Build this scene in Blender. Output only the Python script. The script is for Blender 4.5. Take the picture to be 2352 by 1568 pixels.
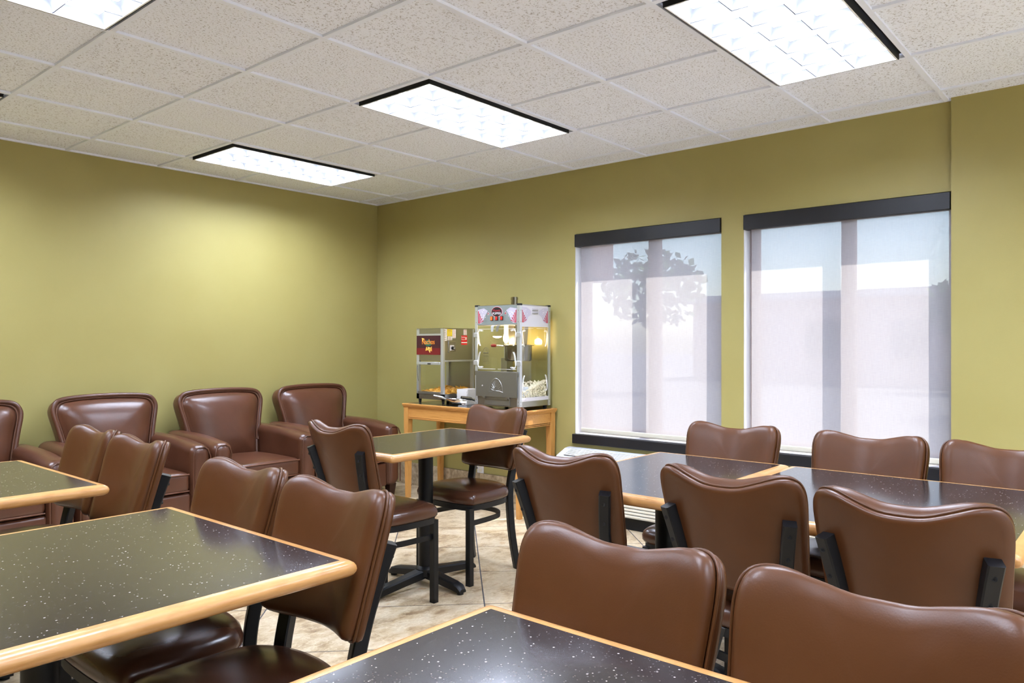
import bpy, math, random
from mathutils import Vector, Matrix
R = math.radians
random.seed(7)
for o in list(bpy.data.objects): bpy.data.objects.remove(o)
sc = bpy.context.scene
COL = sc.collection

# ------------------------------------------------------------------ camera
cam_d = bpy.data.cameras.new('camera')
cam_d.sensor_width = 36; cam_d.lens = 36*1739.35/2352
cam_d.shift_y = 5.7/2352; cam_d.clip_start = 0.02
cam = bpy.data.objects.new('camera', cam_d); COL.objects.link(cam)
cam.location = (-4.5642, -5.5446, 1.25)
cam.rotation_euler = (math.pi/2, 0, -0.8647017)
sc.camera = cam
# ------------------------------------------------------------------ world, sun, exposure
SUN = Vector((-0.10, 0.060, -0.197)).normalized()
world = bpy.data.worlds.new('world'); sc.world = world; world.use_nodes = True
wn = world.node_tree; bg = wn.nodes['Background']
sky = wn.nodes.new('ShaderNodeTexSky'); sky.sky_type = 'NISHITA'; sky.sun_disc = False
sky.sun_elevation = R(62); sky.sun_rotation = R(130); sky.air_density = 1.0; sky.dust_density = 2.0
wn.links.new(sky.outputs[0], bg.inputs[0]); bg.inputs[1].default_value = 0.37
sd = bpy.data.lights.new('sun', 'SUN'); sd.energy = 7.6; sd.angle = R(0.6); sd.color = (1, .93, .84)
sun = bpy.data.objects.new('sun', sd); COL.objects.link(sun)
sun.rotation_euler = SUN.to_track_quat('-Z', 'Y').to_euler(); sun.location = (6, -8, 12)
LAMP = 38.0                                  # strength of the ceiling lights
vs = sc.view_settings
vs.view_transform = 'Standard'; vs.look = 'None'; vs.exposure = 0.92; vs.gamma = 1.0; vs.use_curve_mapping = False
sc.cycles.use_denoising = True
sc.cycles.max_bounces = 10; sc.cycles.transparent_max_bounces = 16

# ------------------------------------------------------------------ helpers
def srgb(r, g, b):
    f = lambda c: (c/255/12.92) if c/255 <= .04045 else ((c/255+.055)/1.055)**2.4
    return (f(r), f(g), f(b), 1)

MATS = {}
def mat(name, rgb, rough=.5, metal=0., spec=.5, coat=0., emit=None, estr=0.):
    m = bpy.data.materials.new(name); m.use_nodes = True
    p = m.node_tree.nodes['Principled BSDF']
    p.inputs['Base Color'].default_value = srgb(*rgb); p.inputs['Roughness'].default_value = rough
    p.inputs['Metallic'].default_value = metal; p.inputs['Specular IOR Level'].default_value = spec
    p.inputs['Coat Weight'].default_value = coat; p.inputs['Coat Roughness'].default_value = .1
    if emit: p.inputs['Emission Color'].default_value = srgb(*emit); p.inputs['Emission Strength'].default_value = estr
    MATS[name] = m; return m
def N(m, t): return m.node_tree.nodes.new(t)
def L(m, a, b): m.node_tree.links.new(a, b)
def P(m): return m.node_tree.nodes['Principled BSDF']
def coords(m, kind='Object', scale=(1, 1, 1)):
    tc = N(m, 'ShaderNodeTexCoord'); mp = N(m, 'ShaderNodeMapping'); mp.inputs['Scale'].default_value = scale
    L(m, tc.outputs[kind], mp.inputs[0]); return mp.outputs[0]
def noise(m, vec, scale, detail=4, rough=.5):
    n = N(m, 'ShaderNodeTexNoise'); n.inputs['Scale'].default_value = scale
    n.inputs['Detail'].default_value = detail; n.inputs['Roughness'].default_value = rough
    if vec: L(m, vec, n.inputs['Vector'])
    return n.outputs[0]
def ramp(m, fac, stops):
    r = N(m, 'ShaderNodeValToRGB'); L(m, fac, r.inputs[0]); e = r.color_ramp.elements
    while len(e) < len(stops): e.new(.5)
    for q, (p, c) in zip(e, stops): q.position = p; q.color = c if len(c) == 4 else srgb(*c)
    return r.outputs[0]
def bump(m, h, strength, dist=.002):
    b = N(m, 'ShaderNodeBump'); b.inputs['Strength'].default_value = strength; b.inputs['Distance'].default_value = dist
    L(m, h, b.inputs['Height']); L(m, b.outputs[0], P(m).inputs['Normal'])
def mix(m, fac, a, b, mode='MIX'):
    x = N(m, 'ShaderNodeMix'); x.data_type = 'RGBA'; x.blend_type = mode
    if isinstance(fac, (int, float)): x.inputs[0].default_value = fac
    else: L(m, fac, x.inputs[0])
    for i, v in ((6, a), (7, b)):
        if isinstance(v, tuple): x.inputs[i].default_value = v
        else: L(m, v, x.inputs[i])
    return x.outputs[2]

class MB:
    """collects verts and faces, builds one mesh object"""
    def __init__(s): s.v = []; s.f = []
    def add(s, vs, fs):
        o = len(s.v); s.v += [tuple(p) for p in vs]; s.f += [tuple(i+o for i in f) for f in fs]; return s
    def box(s, x0, x1, y0, y1, z0, z1, c=0.):
        if c <= 0:
            return s.add([(x, y, z) for x in (x0, x1) for y in (y0, y1) for z in (z0, z1)],
                         [(0, 1, 3, 2), (4, 6, 7, 5), (0, 4, 5, 1), (2, 3, 7, 6), (0, 2, 6, 4), (1, 5, 7, 3)])
        vs, idx = [], {}
        X, Y, Z = (x0, x1), (y0, y1), (z0, z1)
        for i in (0, 1):
            for j in (0, 1):
                for k in (0, 1):
                    sx, sy, sz = (c if i == 0 else -c), (c if j == 0 else -c), (c if k == 0 else -c)
                    for a, p in enumerate(((X[i], Y[j]+sy, Z[k]+sz), (X[i]+sx, Y[j], Z[k]+sz), (X[i]+sx, Y[j]+sy, Z[k]))):
                        idx[i, j, k, a] = len(vs); vs.append(p)
        fs = []
        for i in (0, 1): fs.append([idx[i, 0, 0, 0], idx[i, 0, 1, 0], idx[i, 1, 1, 0], idx[i, 1, 0, 0]][::1 if i == 0 else -1])
        for j in (0, 1): fs.append([idx[0, j, 0, 1], idx[1, j, 0, 1], idx[1, j, 1, 1], idx[0, j, 1, 1]][::1 if j == 0 else -1])
        for k in (0, 1): fs.append([idx[0, 0, k, 2], idx[0, 1, k, 2], idx[1, 1, k, 2], idx[1, 0, k, 2]][::1 if k == 0 else -1])
        for j in (0, 1):
            for k in (0, 1): fs.append([idx[0, j, k, 1], idx[1, j, k, 1], idx[1, j, k, 2], idx[0, j, k, 2]][::1 if (j+k) % 2 else -1])
        for i in (0, 1):
            for k in (0, 1): fs.append([idx[i, 0, k, 0], idx[i, 1, k, 0], idx[i, 1, k, 2], idx[i, 0, k, 2]][::-1 if (i+k) % 2 else 1])
            for j in (0, 1): fs.append([idx[i, j, 0, 0], idx[i, j, 1, 0], idx[i, j, 1, 1], idx[i, j, 0, 1]][::1 if (i+j) % 2 else -1])
        for i in (0, 1):
            for j in (0, 1):
                for k in (0, 1): fs.append([idx[i, j, k, a] for a in range(3)][::1 if (i+j+k) % 2 else -1])
        return s.add(vs, fs)
    def prism(s, pts, f0, f1):
        """pts 2D polygon; f0,f1 map (a,b)->xyz for the two caps"""
        n = len(pts)
        return s.add([f0(*p) for p in pts]+[f1(*p) for p in pts],
                     [tuple(range(n))[::-1], tuple(range(n, 2*n))]+[(i, (i+1) % n, n+(i+1) % n, n+i) for i in range(n)])
    def tube(s, path, r, n=8, closed=False, sec=None, up=None):
        """sweep a round (or given) section along a path; r number or list"""
        pts = [Vector(p) for p in path]; m = len(pts)
        if sec is None: sec = [(math.cos(2*math.pi*k/n), math.sin(2*math.pi*k/n)) for k in range(n)]
        n = len(sec); ref = None; vs = []
        for i, p in enumerate(pts):
            a = pts[(i-1) % m] if (closed or i > 0) else p
            b = pts[(i+1) % m] if (closed or i < m-1) else p
            t = (b-a).normalized()
            if up is not None: u = Vector(up)
            elif ref is None: u = Vector((0, 0, 1)) if abs(t.z) < .9 else Vector((1, 0, 0))
            else: u = ref
            u = (u - t*u.dot(t)).normalized(); ref = u; w = t.cross(u)
            rr = r[i] if isinstance(r, (list, tuple)) else r
            for (q0, q1) in sec: vs.append(p+u*q0*rr+w*q1*rr)
        fs = []
        for i in range(m if closed else m-1):
            j = (i+1) % m
            for k in range(n): fs.append((i*n+k, i*n+(k+1) % n, j*n+(k+1) % n, j*n+k))
        if not closed: fs += [tuple(range(n))[::-1], tuple((m-1)*n+k for k in range(n))]
        return s.add(vs, fs)
    def lathe(s, prof, c=(0, 0, 0), n=20, axis='z'):
        vs, fs = [], []
        for (r, z) in prof:
            for k in range(n):
                a = 2*math.pi*k/n; q = (r*math.cos(a), r*math.sin(a), z)
                if axis == 'x': q = (q[2], q[0], q[1])
                if axis == 'y': q = (q[1], q[2], q[0])
                vs.append((c[0]+q[0], c[1]+q[1], c[2]+q[2]))
        m = len(prof)
        for i in range(m-1):
            for k in range(n): fs.append((i*n+k, i*n+(k+1) % n, (i+1)*n+(k+1) % n, (i+1)*n+k))
        fs += [tuple(range(n))[::-1], tuple((m-1)*n+k for k in range(n))]
        return s.add(vs, fs)
    def pad(s, outline, center, prof, mapf, cap=True):
        """rings of the outline scaled about the centre; prof = (scale, depth) from the rim to the middle"""
        n = len(outline); vs, fs = [], []; ca, cb = center
        for (k, d) in prof:
            for (a, b) in outline: vs.append(mapf(ca+(a-ca)*k, cb+(b-cb)*k, d))
        vs.append(mapf(ca, cb, prof[-1][1]))
        for i in range(len(prof)-1):
            for k in range(n): fs.append((i*n+k, i*n+(k+1) % n, (i+1)*n+(k+1) % n, (i+1)*n+k))
        q = (len(prof)-1)*n; c = len(vs)-1
        for k in range(n): fs.append((q+k, q+(k+1) % n, c))
        if cap: fs.append(tuple(range(n))[::-1])
        return s.add(vs, fs)
    def rbox(s, x0, x1, y0, y1, z0, z1, r, fn=None, nf=5, na=3):
        """rounded box, optional deform of each point"""
        def axis(a, b):
            h = (b-a)/2; rr = min(r, h*.999); c = h-rr
            e = [c+rr*math.tan(math.pi/4*k/na) for k in range(na+1)]
            mid = [-c+2*c*k/nf for k in range(1, nf)]
            return [-q for q in e[::-1]]+mid+e, h, rr
        ax = [axis(x0, x1), axis(y0, y1), axis(z0, z1)]; cen = ((x0+x1)/2, (y0+y1)/2, (z0+z1)/2)
        rr = min(a[2] for a in ax); key = {}; vs = []
        def vert(p):
            k = tuple(round(q, 6) for q in p)
            if k in key: return key[k]
            q = [max(-(ax[i][1]-rr), min(ax[i][1]-rr, p[i])) for i in range(3)]
            d = Vector([p[i]-q[i] for i in range(3)])
            d = d.normalized()*rr if d.length > 1e-9 else d
            w = tuple(cen[i]+q[i]+d[i] for i in range(3))
            if fn: w = fn(*w)
            key[k] = len(vs); vs.append(w); return key[k]
        fs = []
        for a in range(3):
            b, c = (a+1) % 3, (a+2) % 3
            for sgn in (-1, 1):
                U, V = ax[b][0], ax[c][0]
                for i in range(len(U)-1):
                    for j in range(len(V)-1):
                        quad = []
                        for (u, v) in ((U[i], V[j]), (U[i+1], V[j]), (U[i+1], V[j+1]), (U[i], V[j+1])):
                            p = [0, 0, 0]; p[a] = sgn*ax[a][1]; p[b] = u; p[c] = v; quad.append(vert(p))
                        if len(set(quad)) >= 3:
                            q2 = []
                            for t in (quad if sgn > 0 else quad[::-1]):
                                if t not in q2: q2.append(t)
                            fs.append(tuple(q2))
        return s.add(vs, fs)
    def mesh(s, name, m, smooth=True, ang=38):
        me = bpy.data.meshes.new(name); me.from_pydata(s.v, [], s.f); me.update()
        if m is not None: me.materials.append(MATS[m] if isinstance(m, str) else m)
        if smooth and len(me.polygons):
            me.polygons.foreach_set('use_smooth', [True]*len(me.polygons)); me.set_sharp_from_angle(angle=R(ang))
        return me
    def build(s, name, m, parent=None, loc=None, smooth=True, ang=38):
        return ob(name, s.mesh(name, m, smooth, ang), parent, loc)

def ob(name, me, parent=None, loc=None, rot=None):
    o = bpy.data.objects.new(name, me); COL.objects.link(o); o.parent = parent
    if loc is not None: o.location = loc
    if rot is not None: o.rotation_euler = rot
    return o
def tag(o, label=None, cat=None, group=None, kind=None):
    if label: o['label'] = label
    if cat: o['category'] = cat
    if group: o['group'] = group
    if kind: o['kind'] = kind
    return o
def thing(name, label, cat, loc=(0, 0, 0), rz=0., group=None):
    o = bpy.data.objects.new(name, None); COL.objects.link(o); o.empty_display_size = .1
    o.location = loc; o.rotation_euler = (0, 0, rz); return tag(o, label, cat, group)
def copy_tree(o, parent=None):
    c = o.copy(); COL.objects.link(c); c.parent = parent
    for ch in list(o.children): copy_tree(ch, c)
    return c
def place(proto, i, label, loc, rz):
    o = proto if i == 0 else copy_tree(proto)
    o.location = loc; o.rotation_euler = (0, 0, rz); o['label'] = label; return o
def spline(pts, sub=4, closed=True):
    """Catmull-Rom"""
    n = len(pts); out = []
    rng = range(n) if closed else range(n-1)
    for i in rng:
        g = (lambda k: pts[k % n]) if closed else (lambda k: pts[max(0, min(n-1, k))])
        p0, p1, p2, p3 = g(i-1), g(i), g(i+1), g(i+2)
        for k in range(sub):
            t = k/sub; out.append(tuple(.5*(2*b+(c-a)*t+(2*a-5*b+4*c-d)*t*t+(3*b-a-3*c+d)*t**3) for a, b, c, d in zip(p0, p1, p2, p3)))
    if not closed: out.append(tuple(pts[-1]))
    return out
def text_mesh(txt, size, m, ext=.0006, align='CENTER', xs=1.):
    cu = bpy.data.curves.new('lettering', 'FONT'); cu.body = txt; cu.size = size; cu.extrude = ext
    cu.align_x = align; cu.align_y = 'CENTER'; cu.resolution_u = 3
    t = bpy.data.objects.new('lettering', cu); COL.objects.link(t)
    bpy.context.view_layer.update()
    me = bpy.data.meshes.new_from_object(t.evaluated_get(bpy.context.evaluated_depsgraph_get()))
    bpy.data.objects.remove(t); bpy.data.curves.remove(cu)
    me.materials.clear(); me.materials.append(MATS[m])
    if xs != 1.:
        for v in me.vertices: v.co.x *= xs
    return me
ROT_FRONT = (R(90), 0, R(-90))      # lettering that faces -X, reads toward -Y
ROT_SIDE = (R(90), 0, 0)            # lettering that faces -Y, reads toward +X

# ------------------------------------------------------------------ materials
m = mat('wall_paint', (164, 153, 93), .5, spec=.35)
v = coords(m, 'Generated'); v2 = coords(m, 'Object')
L(m, ramp(m, noise(m, v2, 1.3, 3), [(.35, (162, 150, 90)), (.65, (166, 155, 96))]), P(m).inputs['Base Color'])
bump(m, noise(m, v2, 160, 3), .12, .002)
m = mat('ceiling_white', (226, 223, 224), .8, spec=.2)
m = mat('ceiling_tile', (226, 222, 223), .9, spec=.1)
v = coords(m, 'Object', (1, 1, 1)); oi = N(m, 'ShaderNodeObjectInfo')
va = N(m, 'ShaderNodeVectorMath'); va.operation = 'ADD'; L(m, v, va.inputs[0])
sc3 = N(m, 'ShaderNodeVectorMath'); sc3.operation = 'SCALE'; sc3.inputs[3].default_value = 37.; cmb = N(m, 'ShaderNodeCombineXYZ')
for i in range(3): L(m, oi.outputs['Random'], cmb.inputs[i])
L(m, cmb.outputs[0], sc3.inputs[0]); L(m, sc3.outputs[0], va.inputs[1])
vv = va.outputs[0]
n1 = noise(m, vv, 420, 2, .6); n2 = noise(m, vv, 110, 1)
mm = N(m, 'ShaderNodeMath'); mm.operation = 'MULTIPLY'; L(m, n1, mm.inputs[0]); L(m, n2, mm.inputs[1])
fl = ramp(m, mm.outputs[0], [(.325, (0, 0, 0)), (.37, (255, 255, 255))])
L(m, mix(m, fl, srgb(240, 244, 255), srgb(164, 160, 162)), P(m).inputs['Base Color'])
inv = N(m, 'ShaderNodeInvert'); L(m, fl, inv.inputs[1]); bump(m, inv.outputs[0], .5, .002)
mat('pale_paint', (236, 232, 224), .6)
mat('grid_bar', (236, 241, 255), .5)
m = mat('floor_tile', (205, 180, 140), .35, spec=.45)
v = coords(m, 'Object'); oi = N(m, 'ShaderNodeObjectInfo'); cmb = N(m, 'ShaderNodeCombineXYZ')
for i in range(3): L(m, oi.outputs['Random'], cmb.inputs[i])
s3 = N(m, 'ShaderNodeVectorMath'); s3.operation = 'SCALE'; s3.inputs[3].default_value = 53.; L(m, cmb.outputs[0], s3.inputs[0])
va = N(m, 'ShaderNodeVectorMath'); va.operation = 'ADD'; L(m, v, va.inputs[0]); L(m, s3.outputs[0], va.inputs[1])
st = N(m, 'ShaderNodeMapping'); st.inputs['Scale'].default_value = (1.2, 1.7, 1); st.inputs['Rotation'].default_value = (0, 0, R(40)); L(m, va.outputs[0], st.inputs[0])
big = noise(m, st.outputs[0], 5.5, 10, .68)
c1 = ramp(m, big, [(.28, (108, 84, 64)), (.40, (156, 130, 98)), (.48, (184, 162, 128)), (.54, (196, 176, 146)), (.60, (200, 184, 156)), (.70, (184, 150, 108)), (.78, (150, 112, 78))])
vein = noise(m, st.outputs[0], 9, 6, .6)
vr = ramp(m, vein, [(.47, (0, 0, 0)), (.5, (150, 150, 150)), (.53, (0, 0, 0))])
c2 = mix(m, vr, c1, srgb(238, 226, 200)); L(m, c2, P(m).inputs['Base Color'])
bump(m, noise(m, st.outputs[0], 30, 6), .25, .002)
mat('grout', (70, 70, 76), .8)
m = mat('base_tile', (178, 160, 132), .45)
v = coords(m, 'Object'); oi = N(m, 'ShaderNodeObjectInfo'); va = N(m, 'ShaderNodeVectorMath'); va.operation = 'ADD'
cmb = N(m, 'ShaderNodeCombineXYZ'); L(m, oi.outputs['Random'], cmb.inputs[0]); s3 = N(m, 'ShaderNodeVectorMath'); s3.operation = 'SCALE'; s3.inputs[3].default_value = 31.
L(m, cmb.outputs[0], s3.inputs[0]); L(m, v, va.inputs[0]); L(m, s3.outputs[0], va.inputs[1])
L(m, ramp(m, noise(m, va.outputs[0], 16, 8, .7), [(.35, (134, 114, 88)), (.5, (176, 156, 126)), (.65, (204, 186, 156))]), P(m).inputs['Base Color'])

def leather(name, a, b, rough, sc_b, st_b, wr=0.):
    m = mat(name, a, rough, spec=.5)
    v = coords(m, 'Object')
    L(m, ramp(m, noise(m, v, 5, 4), [(.35, a), (.65, b)]), P(m).inputs['Base Color'])
    h = noise(m, v, sc_b, 3)
    if wr:
        w = noise(m, v, 14, 5, .7); q = N(m, 'ShaderNodeMath'); q.operation = 'MULTIPLY_ADD'
        L(m, w, q.inputs[0]); q.inputs[1].default_value = wr; L(m, h, q.inputs[2]); h = q.outputs[0]
    bump(m, h, st_b, .0012)
    return m
P(leather('vinyl', (78, 44, 20), (84, 49, 24), .37, 330, .13)).inputs['Specular IOR Level'].default_value = .34
leather('seat_vinyl', (70, 42, 28), (77, 47, 32), .24, 200, .10)
leather('club_leather', (80, 47, 31), (92, 56, 39), .30, 120, .16, 4.)
mat('club_piping', (104, 66, 46), .4)
m = mat('powder_black', (11, 12, 15), .45, spec=.35); bump(m, noise(m, coords(m, 'Object'), 900, 2), .25, .0006)
mat('rubber_black', (14, 14, 15), .6)
mat('dark_wood', (48, 26, 18), .35)
m = mat('laminate', (44, 41, 42), .15, spec=.5); P(m).inputs['IOR'].default_value = 1.85
v = coords(m, 'Object')
vo = N(m, 'ShaderNodeTexVoronoi'); vo.inputs['Scale'].default_value = 105; L(m, v, vo.inputs[0])
sep = N(m, 'ShaderNodeSeparateColor'); L(m, vo.outputs['Color'], sep.inputs[0])
r1 = N(m, 'ShaderNodeMath'); r1.operation = 'MULTIPLY_ADD'; L(m, sep.outputs[0], r1.inputs[0]); r1.inputs[1].default_value = .36; r1.inputs[2].default_value = -.16
lt = N(m, 'ShaderNodeMath'); lt.operation = 'LESS_THAN'; L(m, vo.outputs['Distance'], lt.inputs[0]); L(m, r1.outputs[0], lt.inputs[1])
vo2 = N(m, 'ShaderNodeTexVoronoi'); vo2.inputs['Scale'].default_value = 190; L(m, v, vo2.inputs[0])
sep2 = N(m, 'ShaderNodeSeparateColor'); L(m, vo2.outputs['Color'], sep2.inputs[0])
r2 = N(m, 'ShaderNodeMath'); r2.operation = 'MULTIPLY_ADD'; L(m, sep2.outputs[1], r2.inputs[0]); r2.inputs[1].default_value = .6; r2.inputs[2].default_value = -.24
lt2 = N(m, 'ShaderNodeMath'); lt2.operation = 'LESS_THAN'; L(m, vo2.outputs['Distance'], lt2.inputs[0]); L(m, r2.outputs[0], lt2.inputs[1])
ca = mix(m, lt2.outputs[0], srgb(40, 36, 36), srgb(84, 77, 75)); cb = mix(m, lt.outputs[0], ca, srgb(170, 160, 153))
L(m, cb, P(m).inputs['Base Color'])
def wood(name, a, b, c, rough, sc_=(14, 14, 1.2)):
    m = mat(name, a, rough, spec=.5, coat=.25); v = coords(m, 'Object', sc_)
    L(m, ramp(m, noise(m, v, 3, 6, .6), [(.3, a), (.5, b), (.7, c)]), P(m).inputs['Base Color']); return m
wood('maple', (184, 132, 74), (194, 143, 85), (172, 119, 63), .34, (3, 3, 20))
wood('oak_vertical', (190, 134, 66), (200, 146, 78), (178, 120, 56), .4, (30, 30, 2))
wood('oak_long', (190, 132, 64), (200, 144, 76), (178, 118, 54), .4, (30, 2, 30))
m = mat('console_top', (32, 34, 33), .16)
mat('white_plastic', (222, 221, 220), .4)
mat('grey_plastic', (205, 208, 214), .45)
mat('beige_plastic', (214, 208, 190), .45)
mat('dark_void', (16, 16, 18), .8)
mat('black_metal', (20, 20, 24), .4)
mat('bronze_frame', (120, 88, 76), .5)
m = mat('brushed_steel', (172, 172, 168), .32, metal=1.); bump(m, noise(m, coords(m, 'Object', (1, 1, 60)), 20, 3), .08, .001)
mat('dull_steel', (140, 138, 130), .45, metal=.9)
mat('aluminium', (206, 210, 214), .35, metal=.75)
mat('dull_chrome', (150, 146, 136), .2, metal=1.)
mat('chrome', (225, 222, 218), .12, metal=1.)
mat('panel_white', (208, 205, 208), .4)
mat('panel_grey', (150, 160, 160), .4, metal=.5)
mat('decal_red', (178, 48, 62), .45); mat('decal_white', (240, 238, 240), .45); mat('decal_lilac', (192, 186, 200), .45); mat('decal_black', (30, 26, 28), .45)
mat('sign_red', (112, 22, 30), .3); mat('sign_dark', (60, 22, 34), .3); mat('letter_orange', (240, 146, 46), .5); mat('letter_green', (20, 104, 82), .5)
mat('chip_yellow', (240, 200, 100), .6); mat('chip_gold', (226, 168, 64), .6); mat('sticker_yellow', (250, 222, 20), .5); mat('sticker_red', (222, 32, 36), .5)
mat('sticker_white', (238, 232, 226), .6); mat('print_grey', (150, 130, 120), .6); mat('print_pink', (214, 130, 120), .6)
mat('paper_white', (240, 236, 232), .7); mat('switch_red', (206, 40, 30), .3); mat('handle_red', (150, 30, 30), .35)
mat('popcorn', (252, 240, 214), .8); mat('glass_print', (248, 248, 245), .5); mat('glass_print_dark', (70, 62, 40), .5)
mat('bulb', (255, 240, 220), .3, emit=(255, 232, 196), estr=5)
mat('switch_lit', (255, 90, 30), .3, emit=(255, 80, 20), estr=.8)
def glass(name, tint=(1, 1, 1, 1), refl=1.):
    m = bpy.data.materials.new(name); m.use_nodes = True; nt = m.node_tree; nt.nodes.remove(nt.nodes['Principled BSDF'])
    t = N(m, 'ShaderNodeBsdfTransparent'); t.inputs[0].default_value = tint; g = N(m, 'ShaderNodeBsdfGlossy'); g.inputs['Roughness'].default_value = .02
    fr = N(m, 'ShaderNodeLayerWeight'); fr.inputs[0].default_value = .5; x = N(m, 'ShaderNodeMixShader')
    pw = N(m, 'ShaderNodeMath'); pw.operation = 'POWER'; L(m, fr.outputs['Facing'], pw.inputs[0]); pw.inputs[1].default_value = 5.
    ma = N(m, 'ShaderNodeMath'); ma.operation = 'MULTIPLY_ADD'; L(m, pw.outputs[0], ma.inputs[0]); ma.inputs[1].default_value = .92*refl; ma.inputs[2].default_value = .035*refl
    L(m, ma.outputs[0], x.inputs[0]); L(m, t.outputs[0], x.inputs[1]); L(m, g.outputs[0], x.inputs[2])
    L(m, x.outputs[0], nt.nodes['Material Output'].inputs[0]); MATS[name] = m
glass('clear_glass', (.97, .98, .97, 1)); glass('window_glass', (.92, .95, .95, 1))
# woven roller shade: threads scatter light through, holes let the view pass
m = bpy.data.materials.new('shade_cloth'); m.use_nodes = True; nt = m.node_tree; nt.nodes.remove(nt.nodes['Principled BSDF']); MATS['shade_cloth'] = m
tr = N(m, 'ShaderNodeBsdfTranslucent'); tr.inputs[0].default_value = (.37, .335, .345, 1)
df = N(m, 'ShaderNodeBsdfDiffuse'); df.inputs[0].default_value = (.62, .59, .60, 1)
tp = N(m, 'ShaderNodeBsdfTransparent')
a = N(m, 'ShaderNodeAddShader'); L(m, tr.outputs[0], a.inputs[0]); L(m, df.outputs[0], a.inputs[1])
hf = N(m, 'ShaderNodeMixShader'); hf.inputs[0].default_value = .3; L(m, tr.outputs[0], hf.inputs[1]); L(m, df.outputs[0], hf.inputs[2])
v = coords(m, 'Object', (1, 260, 14)); w1 = noise(m, v, 1.0, 2); v = coords(m, 'Object', (1, 30, 320)); w2 = noise(m, v, 1.0, 2)
ad = N(m, 'ShaderNodeMath'); ad.operation = 'ADD'; L(m, w1, ad.inputs[0]); L(m, w2, ad.inputs[1])
mr = N(m, 'ShaderNodeMapRange'); L(m, ad.outputs[0], mr.inputs[0]); mr.inputs[1].default_value = .7; mr.inputs[2].default_value = 1.3; mr.inputs[3].default_value = .10; mr.inputs[4].default_value = .18
x = N(m, 'ShaderNodeMixShader'); L(m, mr.outputs[0], x.inputs[0]); L(m, hf.outputs[0], x.inputs[1]); L(m, tp.outputs[0], x.inputs[2])
L(m, x.outputs[0], nt.nodes['Material Output'].inputs[0])
# lamp cell: bright white reflector cup
mat('lamp_panel', (250, 250, 250), .5, emit=(221, 232, 255), estr=LAMP)
mat('reflector', (132, 133, 135), .45); mat('louvre_grey', (72, 72, 74), .5)
mat('louvre_white', (245, 245, 245), .35)
mat('bounce_concrete', (214, 213, 212), .9); mat('asphalt', (92, 90, 92), .9); mat('stucco_pink', (196, 160, 146), .9); mat('stucco_brown', (128, 92, 78), .9); mat('roof_grey', (190, 186, 186), .8)
mat('leaf_green', (84, 112, 66), .8); mat('bark', (90, 70, 55), .9); mat('hedge_green', (90, 120, 70), .9)

# ------------------------------------------------------------------ room shell
CE = 2.53696; X0, Y0 = -6.917, -8.961; GU = .6096; UX, VY = -2.04, -2.865
W1 = (-3.416, -2.266); W2 = (-4.712, -3.565); WZ = (.59, 2.06); TH = .2
def struct(o): o['kind'] = 'structure'; return o
floor = struct(MB().box(X0-.2, TH, Y0-.2, .2, -.12, -.0009).build('floor', 'grout', smooth=False))
ceil = struct(MB().box(X0-.2, TH, Y0-.2, .2, CE+.15, CE+.25).build('ceiling', 'ceiling_white', smooth=False))
struct(MB().box(X0-.2, TH, 0, .2, -.003, CE+.15).build('wall_left', 'wall_paint', smooth=False))
struct(MB().box(X0-.2, X0, Y0-.2, 0, -.003, CE+.15).build('wall_back', 'wall_paint', smooth=False))
b = MB(); ADDED_WIN = ((-4.6, -.5),); FZ = (.3, 2.25)  # opening added out of view to let neutral daylight reach the ceiling
b.box(X0, TH, Y0-.2, Y0, -.003, FZ[0]); b.box(X0, TH, Y0-.2, Y0, FZ[1], CE+.15); b.box(X0, -4.6, Y0-.2, Y0, *FZ); b.box(-.5, TH, Y0-.2, Y0, *FZ)
struct(b.build('wall_front', 'pale_paint', smooth=False))
for k, (xa, xb) in enumerate(ADDED_WIN):
    b = MB(); b.box(xa, xb, Y0-.15, Y0-.10, FZ[0], FZ[0]+.05); b.box(xa, xb, Y0-.15, Y0-.10, FZ[1]-.05, FZ[1])
    for x in (xa, (xa+xb)/2-.025, xb-.05): b.box(x, x+.05, Y0-.15, Y0-.10, FZ[0]+.05, FZ[1]-.05)
    w_ = struct(b.build('window_%d' % (k+3), 'bronze_frame', smooth=False))  # unseen window behind the camera, added as a daylight source
    for x in (xa+.05, (xa+xb)/2+.025): MB().box(x, x+(xb-xa)/2-.075, Y0-.128, Y0-.124, FZ[0]+.05, FZ[1]-.05).build('pane', 'window_glass', w_, smooth=False)
b = MB(); b.box(0, TH, W1[1], 0, -.003, CE+.15); b.box(0, TH, W2[1], W1[0], -.003, CE+.15); b.box(0, TH, Y0, W2[0], -.003, CE+.15)
for w in (W1, W2): b.box(0, TH, w[0], w[1], -.003, WZ[0]-.07); b.box(0, TH, w[0], w[1], WZ[1], CE+.15)
wr = struct(b.build('wall_right', 'wall_paint', smooth=False))
struct(MB().box(-.026, 0, Y0, W2[0]-.004, -.003, CE+.15).build('wall_right_pilaster', 'wall_paint', smooth=False))

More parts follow.
